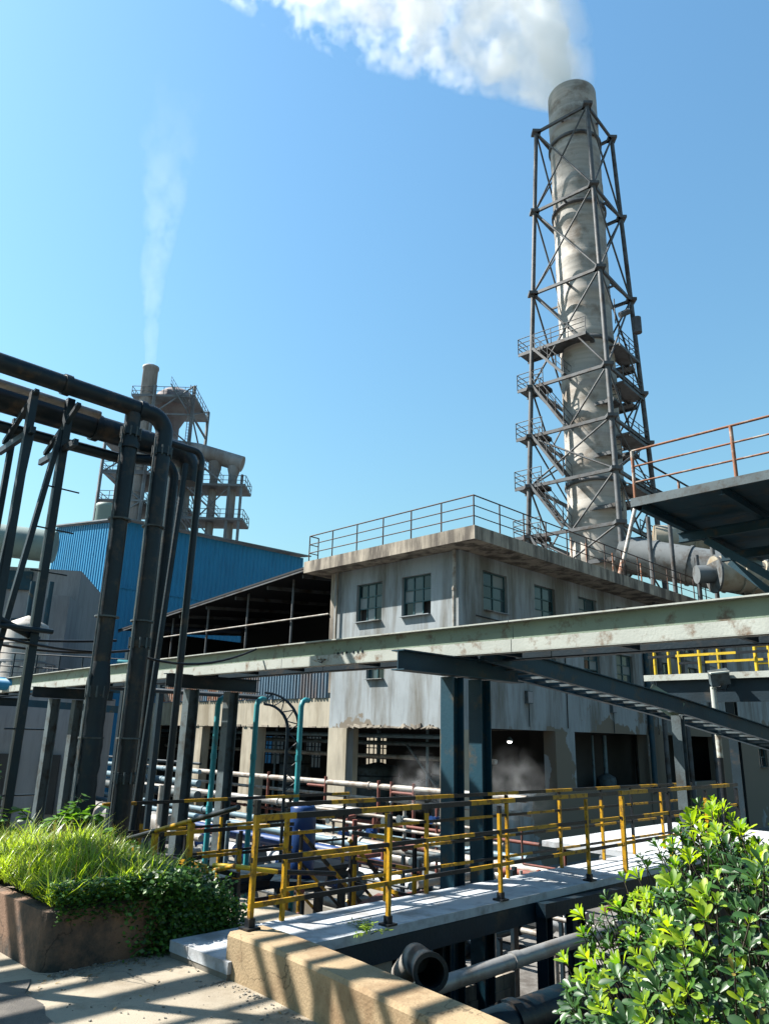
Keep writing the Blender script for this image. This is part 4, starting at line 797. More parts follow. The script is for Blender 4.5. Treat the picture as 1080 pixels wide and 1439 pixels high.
leafy('weed_tuft', 'sparse weeds dangling below the walkway slab', W(4.9, 4.9, -.45), .3, .28, 12, 9, .05, .012, LEAFM, (0, .5), 'weed', twig=.003)

# ------------------------------------------------------------------ near right bush of whorled glossy leaves
BU = thing('glossy_bush', 'dense bush of whorled glossy leaves with yellow green tips at the lower right', 'bush', (1.95, 3.5, -.55))
def bush_leaf_mesh(name, m, tone=.45):
    prof = [(0, .06), (.18, .2), (.42, .62), (.68, .98), (.85, .92), (.96, .55), (1.0, .12)]; V = []; F = []
    for i, (t, w_) in enumerate(prof):
        z_ = -.16*t*t
        V += [(-.175*w_, t, z_+.06*w_), (0, t, z_), (.175*w_, t, z_+.06*w_)]
    for i in range(len(prof)-1):
        for j in (0, 1): F.append((3*i+j, 3*i+j+1, 3*i+4+j, 3*i+3+j))
    me = bpy.data.meshes.new(name); me.from_pydata(V, [], F); me.materials.append(m); me.polygons.foreach_set('use_smooth', [True]*len(F))
    at = me.attributes.new('tone', 'FLOAT', 'POINT'); at.data.foreach_set('value', [tone]*len(V)); me.update(); return me
LN = [bush_leaf_mesh('leaf_new', BUSHN), bush_leaf_mesh('leaf_old', BUSHO)]; LV = [[bush_leaf_mesh('leaf_blade', m_, t_) for t_ in (.0, .2, .45, .7, .95)] for m_ in (BUSHN, BUSHO)]; BROWN = leaf_mat('leaf_withered', (.14, .13, .03), (.40, .30, .06), .3, .6); LV[1] += [bush_leaf_mesh('leaf_blade', BROWN, .5)]
whorls = []; mbst = MB(); root = Vector((1.95, 3.5, -.55))
def bush_top(x, y):     # height of the crown over the plan
    e = min(1, max(0, (x-.92)/.74)); e = e*e*(3-2*e)
    return .74+.48*e+.17*math.exp(-((x-1.72)/.16)**2)+.10*math.sin(9*x+1)*math.sin(7*y)
tries = 0
while len(whorls) < 1250 and tries < 80000:
    tries += 1
    x = random.uniform(.89, 2.9); y = random.uniform(2.95, 4.5); front = max(0, (3.35-y)/.4)
    if ((x-1.95)/1.17)**2+((y-3.75)/.85)**2 > 1: continue
    zt_ = bush_top(x, y)-.28*front
    shell = random.random() < .6
    z_ = zt_-(random.random()**1.4*.3 if shell else random.random()*1.35)
    if z_ < -.45: continue
    p = Vector((x, y, z_))
    if any((p-q[0]).length < .058 for q in whorls): continue
    ex = (x-1.95)/1.17; ey = (y-3.75)/.85
    outw = Vector((ex*.9, ey*.9-.15, .8 if zt_-z_ < .2 else .3)); outw = (outw+Vector((random.gauss(0, .2), random.gauss(0, .2), .2))).normalized()
    whorls.append((p, outw, zt_-z_))
leaves = []
for (p, d, depth) in whorls:
    mbst.sweep([p-d*.16-Vector((0, 0, .05)), p], [.004, .003], 4, caps=False)
    if random.random() < .035: mbst.sweep([root, root.lerp(p, .6)+Vector((0, 0, -.12)), p-d*.1], [.014, .008, .005], 5, caps=False)
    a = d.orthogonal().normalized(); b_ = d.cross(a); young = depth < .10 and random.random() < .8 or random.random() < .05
    nl_ = random.randint(8, 12); sz = random.uniform(.045, .095)*(1 if young else 1.15)
    for k in range(nl_):
        an = 2.4*k+random.uniform(-.3, .3); op = (.35+.9*(k/nl_))*(.8 if young else 1.15)
        dirv = (d*math.cos(op)+(a*math.cos(an)+b_*math.sin(an))*math.sin(op)).normalized()
        nv_ = (d-dirv*d.dot(dirv)).normalized(); sd = dirv.cross(nv_)
        L_ = sz*(.55+.5*k/nl_)*random.uniform(.85, 1.15); pos = p-d*.02*k/nl_*2
        R = Matrix(((sd.x, dirv.x, nv_.x, 0), (sd.y, dirv.y, nv_.y, 0), (sd.z, dirv.z, nv_.z, 0), (0, 0, 0, 1)))
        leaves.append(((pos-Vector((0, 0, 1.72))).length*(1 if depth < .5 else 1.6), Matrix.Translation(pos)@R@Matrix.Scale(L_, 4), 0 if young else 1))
leaves.sort(key=lambda q: q[0])
for dist, M_, kd in leaves[:290]:
    o = bpy.data.objects.new('leaf', random.choice(LV[kd])); sc.collection.objects.link(o); o.parent = BU; o.matrix_local = Matrix.Translation(-BU.location)@M_
for kd in (0, 1):
    vs_ = []; fs_ = []; tn = []
    src = [tuple(v.co) for v in LN[kd].vertices]; sf = [tuple(f.vertices) for f in LN[kd].polygons]
    for dist, M_, k2 in leaves[290:]:
        if k2 != kd: continue
        o_ = len(vs_); vs_ += [tuple(M_@Vector(v)-BU.location) for v in src]; fs_ += [tuple(o_+i for i in f) for f in sf]; tn += [random.uniform(0, 1)]*len(src)
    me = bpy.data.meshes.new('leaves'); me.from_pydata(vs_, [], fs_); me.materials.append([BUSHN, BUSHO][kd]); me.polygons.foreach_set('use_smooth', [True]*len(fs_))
    at = me.attributes.new('tone', 'FLOAT', 'POINT'); at.data.foreach_set('value', tn); me.update(); o = bpy.data.objects.new('leaves', me); sc.collection.objects.link(o); o.parent = BU; o['kind'] = 'stuff'
part(BU, 'stems', mbst, BARK)
# ------------------------------------------------------------------ pipes and frames under the walkway
T = thing('open_pipe', 'short dark pipe with open mouth resting on the low wall under the walkway', 'pipe', (.34, 5.12, .43))
mb = MB(); mb.tube((.36, 5.31, .31), (.30, 6.05, .20), .10, 28, .10, hollow=.84); part(T, 'pipe', mb, BLKP)
mb = MB(); mb.tube((.3605, 5.30, .3115), (.357, 5.35, .304), .112, 28, .112, hollow=.75); part(T, 'rim', mb, BLK)
mb = MB(); mb.tube((.30, 6.0, .205), (.24, 6.8, -.1), .097, 20); part(T, 'pipe', mb, PIPEW)
pipe_thing('grey_pipe', 'pale grey pipe running right from behind the open pipe mouth', [Vector((.42, 6.5, -.12)), Vector((1.75, 7.65, -.05)), Vector((3.2, 8.9, -.02))], .062, INSUL, 14, [(Vector((1.2, 7.17, -.075)), (1, .86, 0))])
pipe_thing('low_pipe', 'wide dark pipe low in the pit below the grey one', [W(3.9, 4.0, -.95), W(9, 3.6, -1.0), W(12, 3.6, -1.0)], .26, BLKP, 18, [(W(5.6, 3.86, -.965), U3), (W(7.2, 3.74, -.98), U3)])
pipe_thing('low_pipe', 'fat black pipe lying just behind the low wall', [W(4.3, 4.3, -.95), W(4.6, 4.25, -.62), W(5.2, 4.2, -.5), W(8.2, 4.15, -.52), W(12, 4.1, -.6)], .15, BLKP, 18, [(W(5.8, 4.19, -.5), U3), (W(7.4, 4.16, -.51), U3)])
pipe_thing('low_pipe', 'slim white pipe beside the fat black pipe in the pit', [W(4.4, 4.55, -.9), W(12, 4.5, -.85)], .05, PIPEW, 12, [(W(5.6, 4.54, -.89), U3), (W(7.0, 4.52, -.88), U3)], None, 1.5)
T = thing('pipe_support', 'dark steel trestle holding the low pipes under the walkway', 'trestle', W(6.2, 4.4, PIT))
for u_ in (5.2, 6.6, 8.6):
    mb = MB(); mb.hbeam(W(u_, 3.4, -.78), W(u_, 5.0, -.78), .12, .1); part(T, 'beam', mb, DARKP)
    for v_ in (3.5, 4.9): mb = MB(); mb.bar(W(u_, v_, PIT), W(u_, v_, -.84), .1, .1, U3); part(T, 'leg', mb, DARKP)
mb = MB(); mb.uvz(7.0, 8.4, 6.0, 6.3, PIT, -.95); mb.uvz(7.1, 8.3, 5.98, 5.995, PIT+.3, -1.1); solo('pit_wall', 'short rendered wall in the pit behind the walkway legs', 'wall', mb, PARA)
pipe_thing('low_pipe', 'pale lower pipe lying along the pit floor', [W(4.2, 4.6, -1.5), W(12, 4.5, -1.5)], .16, PIPEW, 14)
pipe_thing('low_pipe', 'brown rusty pipe crossing under the walkway', [W(6.2, 3.0, -1.2), W(6.4, 9, -1.2)], .07, RED, 10)
mb = MB(); mb.uvz(12.5, 17, 6.6, 6.8, PIT, -.75); solo('stained_tank_wall', 'low brown stained tank wall seen under the walkway', 'wall', mb, PLANT)
mb = MB(); mb.uvz(4.5, 9.2, 6.3, 9.5, PIT, -2.2); mb.uvz(4.5, 5.0, 3.5, 5, PIT, -1.2); solo('concrete_plinth', 'pale concrete plinth on the pit floor below the walkway', 'plinth', mb, CONC)
mb = MB(); mb.uvz(5.6, 7.5, 3.9, 4.7, PIT, -1.9); solo('concrete_plinth', 'smaller sunlit concrete plinth beside the low wall', 'plinth', mb, SLAB)

# ------------------------------------------------------------------ sloping cable tray and its posts
CT = thing('cable_tray', 'sloping teal cable tray with rungs descending right from the pale beam', 'cable tray', (1.5, 9.6, 2.4))
a = Vector((1.25, 9.45, 2.78)); b_ = Vector((4.8, 12.2, 2.28)); c = Vector((8.6, 14.6, 1.55)); off = Vector((-.35, .45, 0))
for q in (Vector((0, 0, 0)), off):
    for (p0_, p1_) in ((a, b_), (b_, c)):
        mb = MB(); mb.bar(p0_+q, p1_+q, .03, .24); mb.bar(p0_+q+Z3*.115+Vector((-.0, -.02, 0)), p1_+q+Z3*.115+Vector((0, -.02, 0)), .09, .014); mb.bar(p0_+q-Z3*.115+Vector((-.0, -.02, 0)), p1_+q-Z3*.115+Vector((0, -.02, 0)), .09, .014); part(CT, 'side_rail', mb, TEALD)
L_ = (b_-a).length
for (p0_, p1_) in ((a, b_), (b_, c)):
    n = int((p1_-p0_).length/.3)
    for k in range(n): p = p0_.lerp(p1_, (k+.5)/n)-Z3*.09; mb = MB(); mb.bar(p+off*.03, p+off*.97, .035, .03); part(CT, 'rung', mb, COLG)
mb = MB(); mb.hbeam(Vector((4.70, 12.2, PIT)), Vector((4.70, 12.2, 2.14)), .15, .15, .014, U3); part(CT, 'post', mb, COLG)
mb = MB(); mb.bar(Vector((4.3, 12.3, 2.5)), Vector((4.75, 12.2, 2.2)), .02, .3); part(CT, 'gusset', mb, BEAMG)
pl_ = thing('lamp_post', 'thin black and white post carrying a grey floodlight', 'lamp post', (5.9, 13.6, PIT))
mb = MB(); mb.tube((5.92, 13.6, PIT), (5.92, 13.6, 1.5), .05, 10); part(pl_, 'post', mb, BLK)
mb = MB(); mb.tube((5.92, 13.6, 1.5), (5.92, 13.6, 2.7), .052, 10); part(pl_, 'post', mb, BEAMW, 'white painted upper half')
fl = thing('floodlight', 'grey floodlight box tilted on top of the thin post', 'floodlight', (5.95, 13.55, 2.75))
mb = MB(); mb.obox((6.0, 13.5, 2.86), (.17, 0, .03), (.0, .05, .03), (-.03, -.05, .11)); part(fl, 'housing', mb, COLG)
mb = MB(); mb.obox((5.97, 13.41, 2.94), (.17, 0, .02), (0, .05, .01), (0, 0, .012)); part(fl, 'visor', mb, BEAMW)
mb = MB(); mb.sweep([(5.92, 13.6, 2.68), (6.05, 13.6, 2.70), (6.1, 13.55, 2.80)], .015, 6); mb.sweep([(6.0, 13.6, 2.8), (5.85, 13.5, 2.66), (6.1, 13.5, 2.64), (6.2, 13.6, 2.75)], .01, 5); part(fl, 'bracket', mb, BLK)

# ------------------------------------------------------------------ right hand platforms
HP = thing('high_platform', 'large dark steel deck high at the right seen from below', 'platform', W(17, 4, PIT))
u_ = 14.0
while u_ < 20.9:
    mb = MB(); mb.uvz(u_+.005, u_+1.15, -3.5, 6.77, 6.47, 6.50); part(HP, 'deck_plate', mb, TEALD); u_ += 1.155
mb = MB(); mb.uvz(13.96, 14.0, -3.5, 6.80, 6.36, 6.54); part(HP, 'edge_plate', mb, COLG)
mb = MB(); mb.uvz(14.0, 20.9, 6.772, 6.80, 6.36, 6.54); part(HP, 'edge_plate', mb, COLG)
for v_ in (6.6, 5.0, 3.4, 1.8, .2, -1.4): mb = MB(); mb.hbeam(W(14.05, v_, 6.36), W(20.9, v_, 6.36), .18, .1); part(HP, 'joist', mb, TEALD)
for u_ in (16.2, 18.6): mb = MB(); mb.hbeam(W(u_, -3.5, 6.15), W(u_, 6.8, 6.15), .22, .14); part(HP, 'girder', mb, TEALD)
for (u_, v_) in ((16.2, 4.2), (18.6, 4.6), (16.2, -.5), (18.6, -.5)): hcol(HP, u_, v_, PIT, 6.04, DARKP, .22)
for (p, q) in ((W(18.6, 4.6, 4.0), W(18.6, 6.6, 6.0)), (W(16.2, 4.2, 4.4), W(16.2, 6.2, 6.0)), ): mb = MB(); mb.bar(p, q, .12, .16); part(HP, 'brace', mb, TEALD)
R_ = thing('high_railing', 'orange primed guard railing on the high right platform', 'railing', W(14, 5, 6.54))
railing(R_, [W(14.03, 6.72, 6.54), W(14.03, -3.4, 6.54)], 1.05, 3, .036, RUST, 1.95, rr=.026, matr=RUST)
railing(R_, [W(14.1, 6.75, 6.54), W(20.8, 6.75, 6.54)], 1.0, 2, .03, RUST, 2.1, rr=.024, matr=RAILD)
LP = thing('lower_platform', 'white edged service platform under the green beam at the right', 'platform', W(14, 5, PIT))
mb = MB(); mb.uvz(13.95, 14.0, -3, 6.79, 2.85, 2.96); part(LP, 'edge_strip', mb, BEAMW)
mb = MB(); mb.uvz(14.003, 16.9, -3, 6.78, 2.88, 2.93); part(LP, 'deck', mb, DARKP)
mb = MB(); mb.uvz(14.06, 14.12, -3, 6.6, 2.45, 2.87); part(LP, 'fascia', mb, DARKP)
for v_ in (6.0, 3.0, 0): mb = MB(); mb.hbeam(W(14.1, v_, 2.76), W(16.8, v_, 2.76), .2, .1); part(LP, 'joist', mb, DARKP)
for (u_, v_) in ((14.5, 3.2), (16.6, 6.2), (16.6, 0)): hcol(LP, u_, v_, PIT, 2.65, DARKP, .18)
YR = thing('yellow_railing', 'bright yellow safety railing on the white edged platform', 'railing', W(14, 5, 2.96))
for vset, uu_ in (((6.58, 6.3, 5.72, 4.5, 3.3), 14.03), ((6.7, 5.9, 5.2, 4.3), 15.4)):
    for v_ in vset: mb = MB(); mb.tube(W(uu_, v_, 2.93), W(uu_, v_, 4.05), .032, 8); part(YR, 'post', mb, YELB)
    for z_ in (3.3, 3.65, 4.03):
        mb = MB(); t = 6.7
        for k, t in enumerate(np.arange(6.7, 3.0, -.55)): mb.bar(W(uu_-.02, t, z_), W(uu_-.02, t-.55, z_), .03, .045, mi=(0 if (k+int(z_*3)) % 3 else 1))
        part(YR, 'rail', mb, [YELB, BLK])
# ladder on the yellow railing
for v_ in (4.35, 4.75): mb = MB(); mb.tube(W(14.1, v_, 2.9), W(14.1, v_, 4.15), .028, 8); part(YR, 'ladder_side', mb, YELB)
for k in range(4): mb = MB(); mb.tube(W(14.1, 4.35, 3.1+.3*k), W(14.1, 4.75, 3.1+.3*k), .02, 6); part(YR, 'ladder_rung', mb, YELB)

# ------------------------------------------------------------------ yard pipework
yp = [((19.0, 13, .10), (19.0, 45, .05), .10, PIPEW, 'white pipe highest of the horizontal run before the open hall'),
      ((19.2, 13, -.32), (19.2, 45, -.38), .06, PIPEW, 'thin white pipe second from the top before the open hall'),
      ((18.6, 18.5, -.72), (18.6, 45, -.72), .13, INSUL, 'lagged pipe ending beside the corner pillar'),
      ((18.8, 12.5, -1.02), (18.8, 40, -1.02), .05, RED, 'thin rusty pipe in the horizontal run'),
      ((18.2, 12.5, -1.35), (18.2, 44, -1.3), .11, PIPEB, 'blue grey pipe in the middle of the horizontal run'),
      ((18.0, 12.5, -1.85), (18.0, 44, -1.8), .17, INSUL, 'thick lagged pipe low in the horizontal run'),
      ((16.0, 9.2, -1.2), (16.0, 24, -1.25), .15, PIPEW, 'thick white pipe crossing behind the yellow railings'),
      ((15.2, 9.0, -1.9), (15.2, 24, -1.9), .24, SLAB, 'very thick pale pipe lowest behind the yellow railings'),
      ((14.0, 14, -.9), (14.0, 40, -.75), .09, PIPEB, 'blue pipe running left behind the column pair'),
      ((14.4, 14, -1.25), (14.4, 40, -1.15), .16, BLUED, 'dark blue pipe running left behind the column pair')]
for p, q, r_, m_, lab in yp:
    P0_, P1_ = W(*p), W(*q); pipe_thing('yard_pipe', lab, [P0_, P1_], r_, m_, 12, [(P0_.lerp(P1_, t), V3) for t in (.06, .2, .34, .5, .7)], 'pipes running across the yard', 1.3)
pipe_thing('lagged_duct', 'thick light grey lagged pipe low at the left behind the weeds', [W(12.5, 21, -1.0), W(12.5, 42, -.9)], .36, INSUL, 20, [(W(12.5, v_, -.97), V3) for v_ in (23, 25.5, 28, 30.5, 33)], None, 1.06)
for i, (z_, r_, m_) in enumerate(((-.05, .12, PIPEB), (.35, .08, PIPEB), (-.45, .16, COLG), (.62, .05, DARKP))):
    pipe_thing('left_pipe', ['pale blue pipe second from the bottom at far left', 'slim blue pipe second from the top at far left', 'grey pipe lowest of the run at far left', 'thin dark pipe topmost of the run at far left'][i], [W(15.5, 24.5, z_), W(15.5, 48, z_)], r_, m_, 12, [(W(15.5, v_, z_), V3) for v_ in (27, 32, 37)], 'pipes behind the left poles')
T = thing('pipe_stand', 'rusty pipe goal frame carrying the white pipes before the open hall', 'pipe stand', W(19, 18.9, PIT))
for v_ in (17.3, 18.3, 18.9, 21.6, 25): mb = MB(); mb.tube(W(18.95, v_, PIT), W(18.95, v_, .28), .055, 8); part(T, 'post', mb, RED)
for v_ in (17.3, 21.6): mb = MB(); mb.tube(W(18.95, v_, -.05), W(18.95, v_+1.0, -.05), .05, 8); part(T, 'crossbar', mb, RED)
T = thing('valve_stack', 'tangle of small white pipes with valves beside the lagged pipe', 'pipework', W(17.5, 16, PIT))
for k in range(9):
    v_ = 14.2+k*.62; z1_ = random.uniform(-1.3, -.1); mb = MB(); mb.tube(W(17.2, v_, PIT), W(17.2, v_, z1_), random.choice((.04, .05, .07)), 8); mb.sweep([W(17.2, v_, z1_-.02), W(17.3, v_, z1_+.08), W(17.6, v_+.02, z1_+.1)], .045, 8); part(T, 'pipe', mb, random.choice((PIPEW, INSUL, RED)))
    mb = MB(); zz2 = z1_-random.uniform(.15, .5); mb.tube(W(17.2, v_, zz2-.07), W(17.2, v_, zz2+.07), .1, 10); mb.tube(W(17.2, v_, zz2), W(16.95, v_, zz2), .02, 6); mb.tube(W(16.97, v_, zz2), W(16.94, v_, zz2), .11, 10); part(T, 'valve', mb, random.choice((DARKP, BLUED, COLG)))
for z_ in (-1.5, -.6, -.9): mb = MB(); mb.tube(W(17.15, 12.5, z_), W(17.15, 20, z_+.02), .045, 8); part(T, 'pipe', mb, PIPEW)
def pump(loc, label, rot):
    T = thing('pump_set', label, 'pump', loc, 'pumps on the yard floor'); L0 = Vector(loc); d = Vector((math.cos(rot), math.sin(rot), 0)); s_ = Vector((-d.y, d.x, 0))
    mb = MB(); mb.obox(L0+Z3*.08, d*.75, s_*.28, Z3*.08); part(T, 'base', mb, CONC)
    mb = MB(); mb.tube(L0+Z3*.42-d*.05, L0+Z3*.42+d*.65, .2, 16)
    for k in range(7): q = L0+Z3*.42+d*(.03+.09*k); mb.tube(q, q+d*.015, .225, 16)
    part(T, 'motor', mb, BLUED)
    mb = MB(); mb.tube(L0+Z3*.42-d*.55, L0+Z3*.42-d*.3, .26, 18); mb.tube(L0+Z3*.42-d*.45, L0+Z3*1.1-d*.45, .07, 10); mb.tube(L0+Z3*.42-d*.3, L0+Z3*.42-d*.05, .04, 8); part(T, 'casing', mb, COLG)
for i, (u_, v_, lab) in enumerate(((12.5, 13.5, 'blue pump motor on a concrete base behind the red landing'), (12.8, 15.6, 'blue pump between the two column pairs'), (13, 17.8, 'blue pump set behind the sloping handrail'), (13.2, 20, 'leftmost blue pump beside the lagged duct'))):
    pump(W(u_, v_, PIT+1.0), lab, 2.2)
mb = MB(); mb.uvz(11.8, 14.2, 12.6, 21, PIT, PIT+.99); solo('pump_plinth', 'grey concrete plinth under the row of blue pumps', 'plinth', mb, CONC)
T = thing('blue_drum', 'blue plastic drum standing behind the yellow railing', 'drum', (-1.15, 12.5, -.35))
mb = MB(); mb.lathe((-1.15, 12.5, 0), [(.02, -.35), (.2, -.35), (.21, -.1), (.2, -.08), (.21, -.05), (.21, .28), (.2, .3), (.21, .33), (.2, .62), (.17, .66), (.02, .66)], 20); part(T, 'body', mb, BLUED)
mb = MB(); mb.tube((-1.07, 12.42, .66), (-1.07, 12.42, .7), .035, 10); part(T, 'cap', mb, BLK)
mb = MB(); mb.obox((-1.15, 12.5, -.41), (.4, 0, 0), (0, .4, 0), (0, 0, .05)); mb.bar((-1.45, 12.3, PIT), (-1.45, 12.3, -.46), .08); mb.bar((-.85, 12.7, PIT), (-.85, 12.7, -.46), .08); solo('drum_stand', 'small steel stand under the blue drum', 'stand', mb, DARKP)
for i, (x, z0_) in enumerate(((-3.03, -.6), (-2.30, -.6), (-1.47, -.8))):
    pipe_thing('teal_pipe', ['turquoise upright pipe beside the left column pair', 'turquoise upright pipe in front of the cream pillar', 'turquoise upright pipe with bent top right of the lattice arch'][i],
               [Vector((x, 14.5, PIT)), Vector((x, 14.5, 2.22)), Vector((x+.02, 14.52, 2.30)), Vector((x+.06, 14.6, 2.34)), Vector((x+.1, 14.75, 2.34))], .05, TEALB, 12, [(Vector((x, 14.5, 1.3)), Z3), (Vector((x, 14.5, .4)), Z3)], 'turquoise upright pipes', 1.2)
T = thing('lattice_arch', 'black lattice girder bending from a column into a horizontal arm', 'girder', (-2.1, 19, PIT))
def arch(t):
    if t < .72: return Vector((-2.1, 19, PIT+(4.6)*t/.72)), Vector((0, 0, 1))
    a = (t-.72)/.28*PI/2; return Vector((-2.1-.75*(1-math.cos(a)), 19, PIT+4.6+.75*math.sin(a))), Vector((-math.sin(a), 0, math.cos(a)))
for q in (-1, 1):
    for y_ in (0, .25):
        pts = []
        for k in range(25): p, d = arch(k/24); s_ = Vector((d.z, 0, -d.x)); pts.append(p+s_*.14*q+Vector((0, y_, 0)))
        mb = MB(); mb.sweep(pts, .028, 6); part(T, 'chord', mb, DARKP)
for k in range(28):
    p, d = arch(k/28); p2, d2 = arch((k+1)/28); s_ = Vector((d.z, 0, -d.x)); s2 = Vector((d2.z, 0, -d2.x)); q = 1 if k % 2 else -1
    mb = MB(); mb.tube(p+s_*.14*q, p2-s2*.14*q, .015, 5); part(T, 'lacing', mb, DARKP)
mb = MB(); mb.tube((-2.8, 19, 2.56), (-7, 19.5, 2.75), .06, 8); part(T, 'arm', mb, DARKP)
# left yard: green gangway, pale walls
T = thing('green_gangway', 'green steel gangway with thin railing in front of the white tank', 'gangway', (-13, 24, 2))
for z_, y_ in ((3.0, 26), (2.35, 25)):
    mb = MB(); mb.bar((-22, y_+1, z_+.6), (-7.5, y_, z_-.05), .12, .22); part(T, 'girder', mb, TEALB if z_ > 4 else TEALD)
for k in range(16):
    p = Vector((-20, 26.9, 3.5)).lerp(Vector((-7.8, 26, 3.05)), k/15); mb = MB(); mb.tube(p, p+Z3*.95, .025, 5); part(T, 'post', mb, DARKP)
for z_ in (.5, .95): mb = MB(); mb.tube(Vector((-20, 26.9, 3.5+z_)), Vector((-7.8, 26, 3.05+z_)), .022, 5); part(T, 'rail', mb, DARKP)
for x in (-18, -14, -10): mb = MB(); mb.bar((x, 26.5, PIT), (x, 26.5, 3.1), .2); part(T, 'column', mb, COLG)
for i, (x, z_) in enumerate(((-16.5, 2.2), (-12.5, 2.0))):
    mb = MB(); mb.obox((x, 30, 0), (1.7, .1, 0), (0, 1.5, 0), (0, 0, 2.7+.2*i)); solo('pump_house', ['pale small pump house behind the green gangway at the left', 'pale small pump house nearer the blue warehouse'][i], 'building', mb, GREYW)
    for k in range(2): mb = MB(); mb.obox((x-.8+1.5*k, 28.4, -.2), (.35, .02, 0), (0, .04, 0), (0, 0, 1.0)); solo('dark_door', f"{['left','right'][k]} dark doorway of the {['left','right'][i]} pale pump house", 'door', mb, DARKIN)
pipe_thing('blue_pipe', 'bright blue pipe below the green gangway at the left edge', [Vector((-13, 20, 2.95)), Vector((-8.3, 19.6, 2.7))], .16, BLUE, 14)
pipe_thing('teal_elbow', 'small turquoise pipe elbow above the beam beside the blue wall', [Vector((-6.2, 20, 2.9)), Vector((-6.2, 20, 3.15)), Vector((-6.25, 20, 3.3)), Vector((-6.4, 20, 3.38)), Vector((-6.9, 20, 3.4))], .09, TEALB, 12)
for i, (x, y_) in enumerate(((-8.2, 22), (-7.4, 22.3), (-6.5, 22.8))):
    mb = MB(); mb.bar((x, y_, PIT), (x, y_, 4.2-i*.3), .16, .16, U3); solo('yard_post', ['leftmost dark post in front of the blue wall', 'middle dark post in front of the blue wall', 'right dark post in front of the blue wall'][i], 'post', mb, DARKP)

for i, (u0_, v0_, lab) in enumerate(((8.5, 11.5, 'tangle of small rusty and pale pipes behind the steel landing'), (11.0, 9.0, 'tangle of small pipes right of the landing stairs'), (14.5, 12.0, 'tangle of thin pipes before the corner pillar'), (10.0, 15.5, 'tangle of small pipes near the left column pair'), (15.5, 8.2, 'tangle of pipes and rods below the shaded wall'))):
    T = thing('small_pipework', lab, 'pipework', W(u0_, v0_, PIT), 'tangled small pipework in the yard'); rs = random.Random(40+i)
    for k in range(26):
        p = W(u0_+rs.uniform(-1.2, 1.4), v0_+rs.uniform(-1.4, 1.6), rs.uniform(PIT, -.5)); r_ = rs.choice((.025, .035, .05, .08)); m_ = rs.choice((DARKP, DARKP, RED, PIPEW, COLG, INSUL, PIPEB))
        d1 = rs.choice((U3, V3, -U3, -V3)); d2 = rs.choice((Z3, -Z3, U3, V3)); L1 = rs.uniform(.5, 2.2); L2 = rs.uniform(.3, 1.2)
        mb = MB()
        if abs(d1.dot(d2)) > .5: mb.tube(p, p+d1*L1, r_, 8)
        else: mb.sweep([p]+elbow(p+d1*L1, d1, d2, r_*2.2, 4)+[p+d1*L1+d2*L2], r_, 8)
        if rs.random() < .4: q = p+d1*L1*.5; mb.tube(q-d1*.03, q+d1*.03, r_*1.7, 8)
        part(T, 'pipe', mb, m_)
    for k in range(4):
        p = W(u0_+rs.uniform(-1.2, 1.4), v0_+rs.uniform(-1.4, 1.6), PIT); mb = MB(); mb.bar(p, p+Z3*rs.uniform(1.2, 2.6), .07, .07, U3); part(T, 'post', mb, DARKP)
# ------------------------------------------------------------------ clutter in the open bays, cables on the walls, litter
for i, (u_, v_, r_, h_, lab) in enumerate(((24.5, 20.2, .9, 3.4, 'dark round mixing tank inside the bay left of the column pair'), (26.5, 26.5, 1.0, 3.0, 'dark round tank inside the low wing bay'), (25.5, 31.5, .8, 3.4, 'narrow dark tank deep in the low wing'), (33.5, 18.5, .45, 2.8, 'slim dark tank inside the shaded right bay'))):
    T = thing('process_tank', lab, 'tank', W(u_, v_, PIT), 'tanks inside the open ground floor'); c = W(u_, v_)
    mb = MB(); mb.lathe((c.x, c.y, 0), [(r_, PIT), (r_, PIT+h_), (r_*.9, PIT+h_+.15), (.02, PIT+h_+.35)], 22); part(T, 'shell', mb, COLG)
    for k in range(3): z_ = PIT+h_*(.3+.3*k); mb = MB(); mb.lathe((c.x, c.y, 0), [(r_, z_), (r_+.04, z_), (r_+.04, z_+.07), (r_, z_+.07)], 22); part(T, 'hoop', mb, DARKP)
    mb = MB(); mb.tube((c.x, c.y, PIT+h_+.3), (c.x, c.y, 2.0), .1, 10); mb.tube((c.x-r_-.2, c.y-.3, PIT), (c.x-r_-.2, c.y-.3, 2.0), .06, 8); part(T, 'pipe', mb, PIPEB)
for i, (z_, m_) in enumerate(((1.75, PIPEB), (1.45, COLG), (.9, PIPEW))):
    mb = MB(); mb.tube(W(23.0+.4*i, 17.6, z_), W(23.0+.4*i, 41.5, z_), .09, 8); solo('hall_pipe', ['topmost pipe under the ceiling of the open hall', 'second pipe hung under the hall ceiling', 'pale pipe at mid height inside the open hall'][i], 'pipe', mb, m_, 'pipes inside the open hall')
mb = MB(); mb.tube(W(22.6, 18.3, -1.2), W(22.9, 21.3, 1.4), .05, 6); solo('slanting_rod', 'thin slanting rod leaning inside the left bay', 'rod', mb, COLG)
m = bpy.data.materials.new('lit_lamp'); m.use_nodes = True; b_ = m.node_tree.nodes['Principled BSDF']; b_.inputs['Emission Color'].default_value = (1, .98, .9, 1); b_.inputs['Emission Strength'].default_value = 4
T = thing('hall_lamp', 'small lit lamp hanging in the dark bay right of the column pair', 'lamp', (5.05, 30.2, 1.7)); mb = MB(); mb.lathe((5.05, 30.2, 0), [(.03, 1.82), (.16, 1.66), (.15, 1.65)], 12); part(T, 'shade', mb, COLG)
mb = MB(); mb.lathe((5.05, 30.2, 0), [(.02, 1.67), (.09, 1.64), (.07, 1.59), (.01, 1.57)], 10); part(T, 'bulb', mb, m)
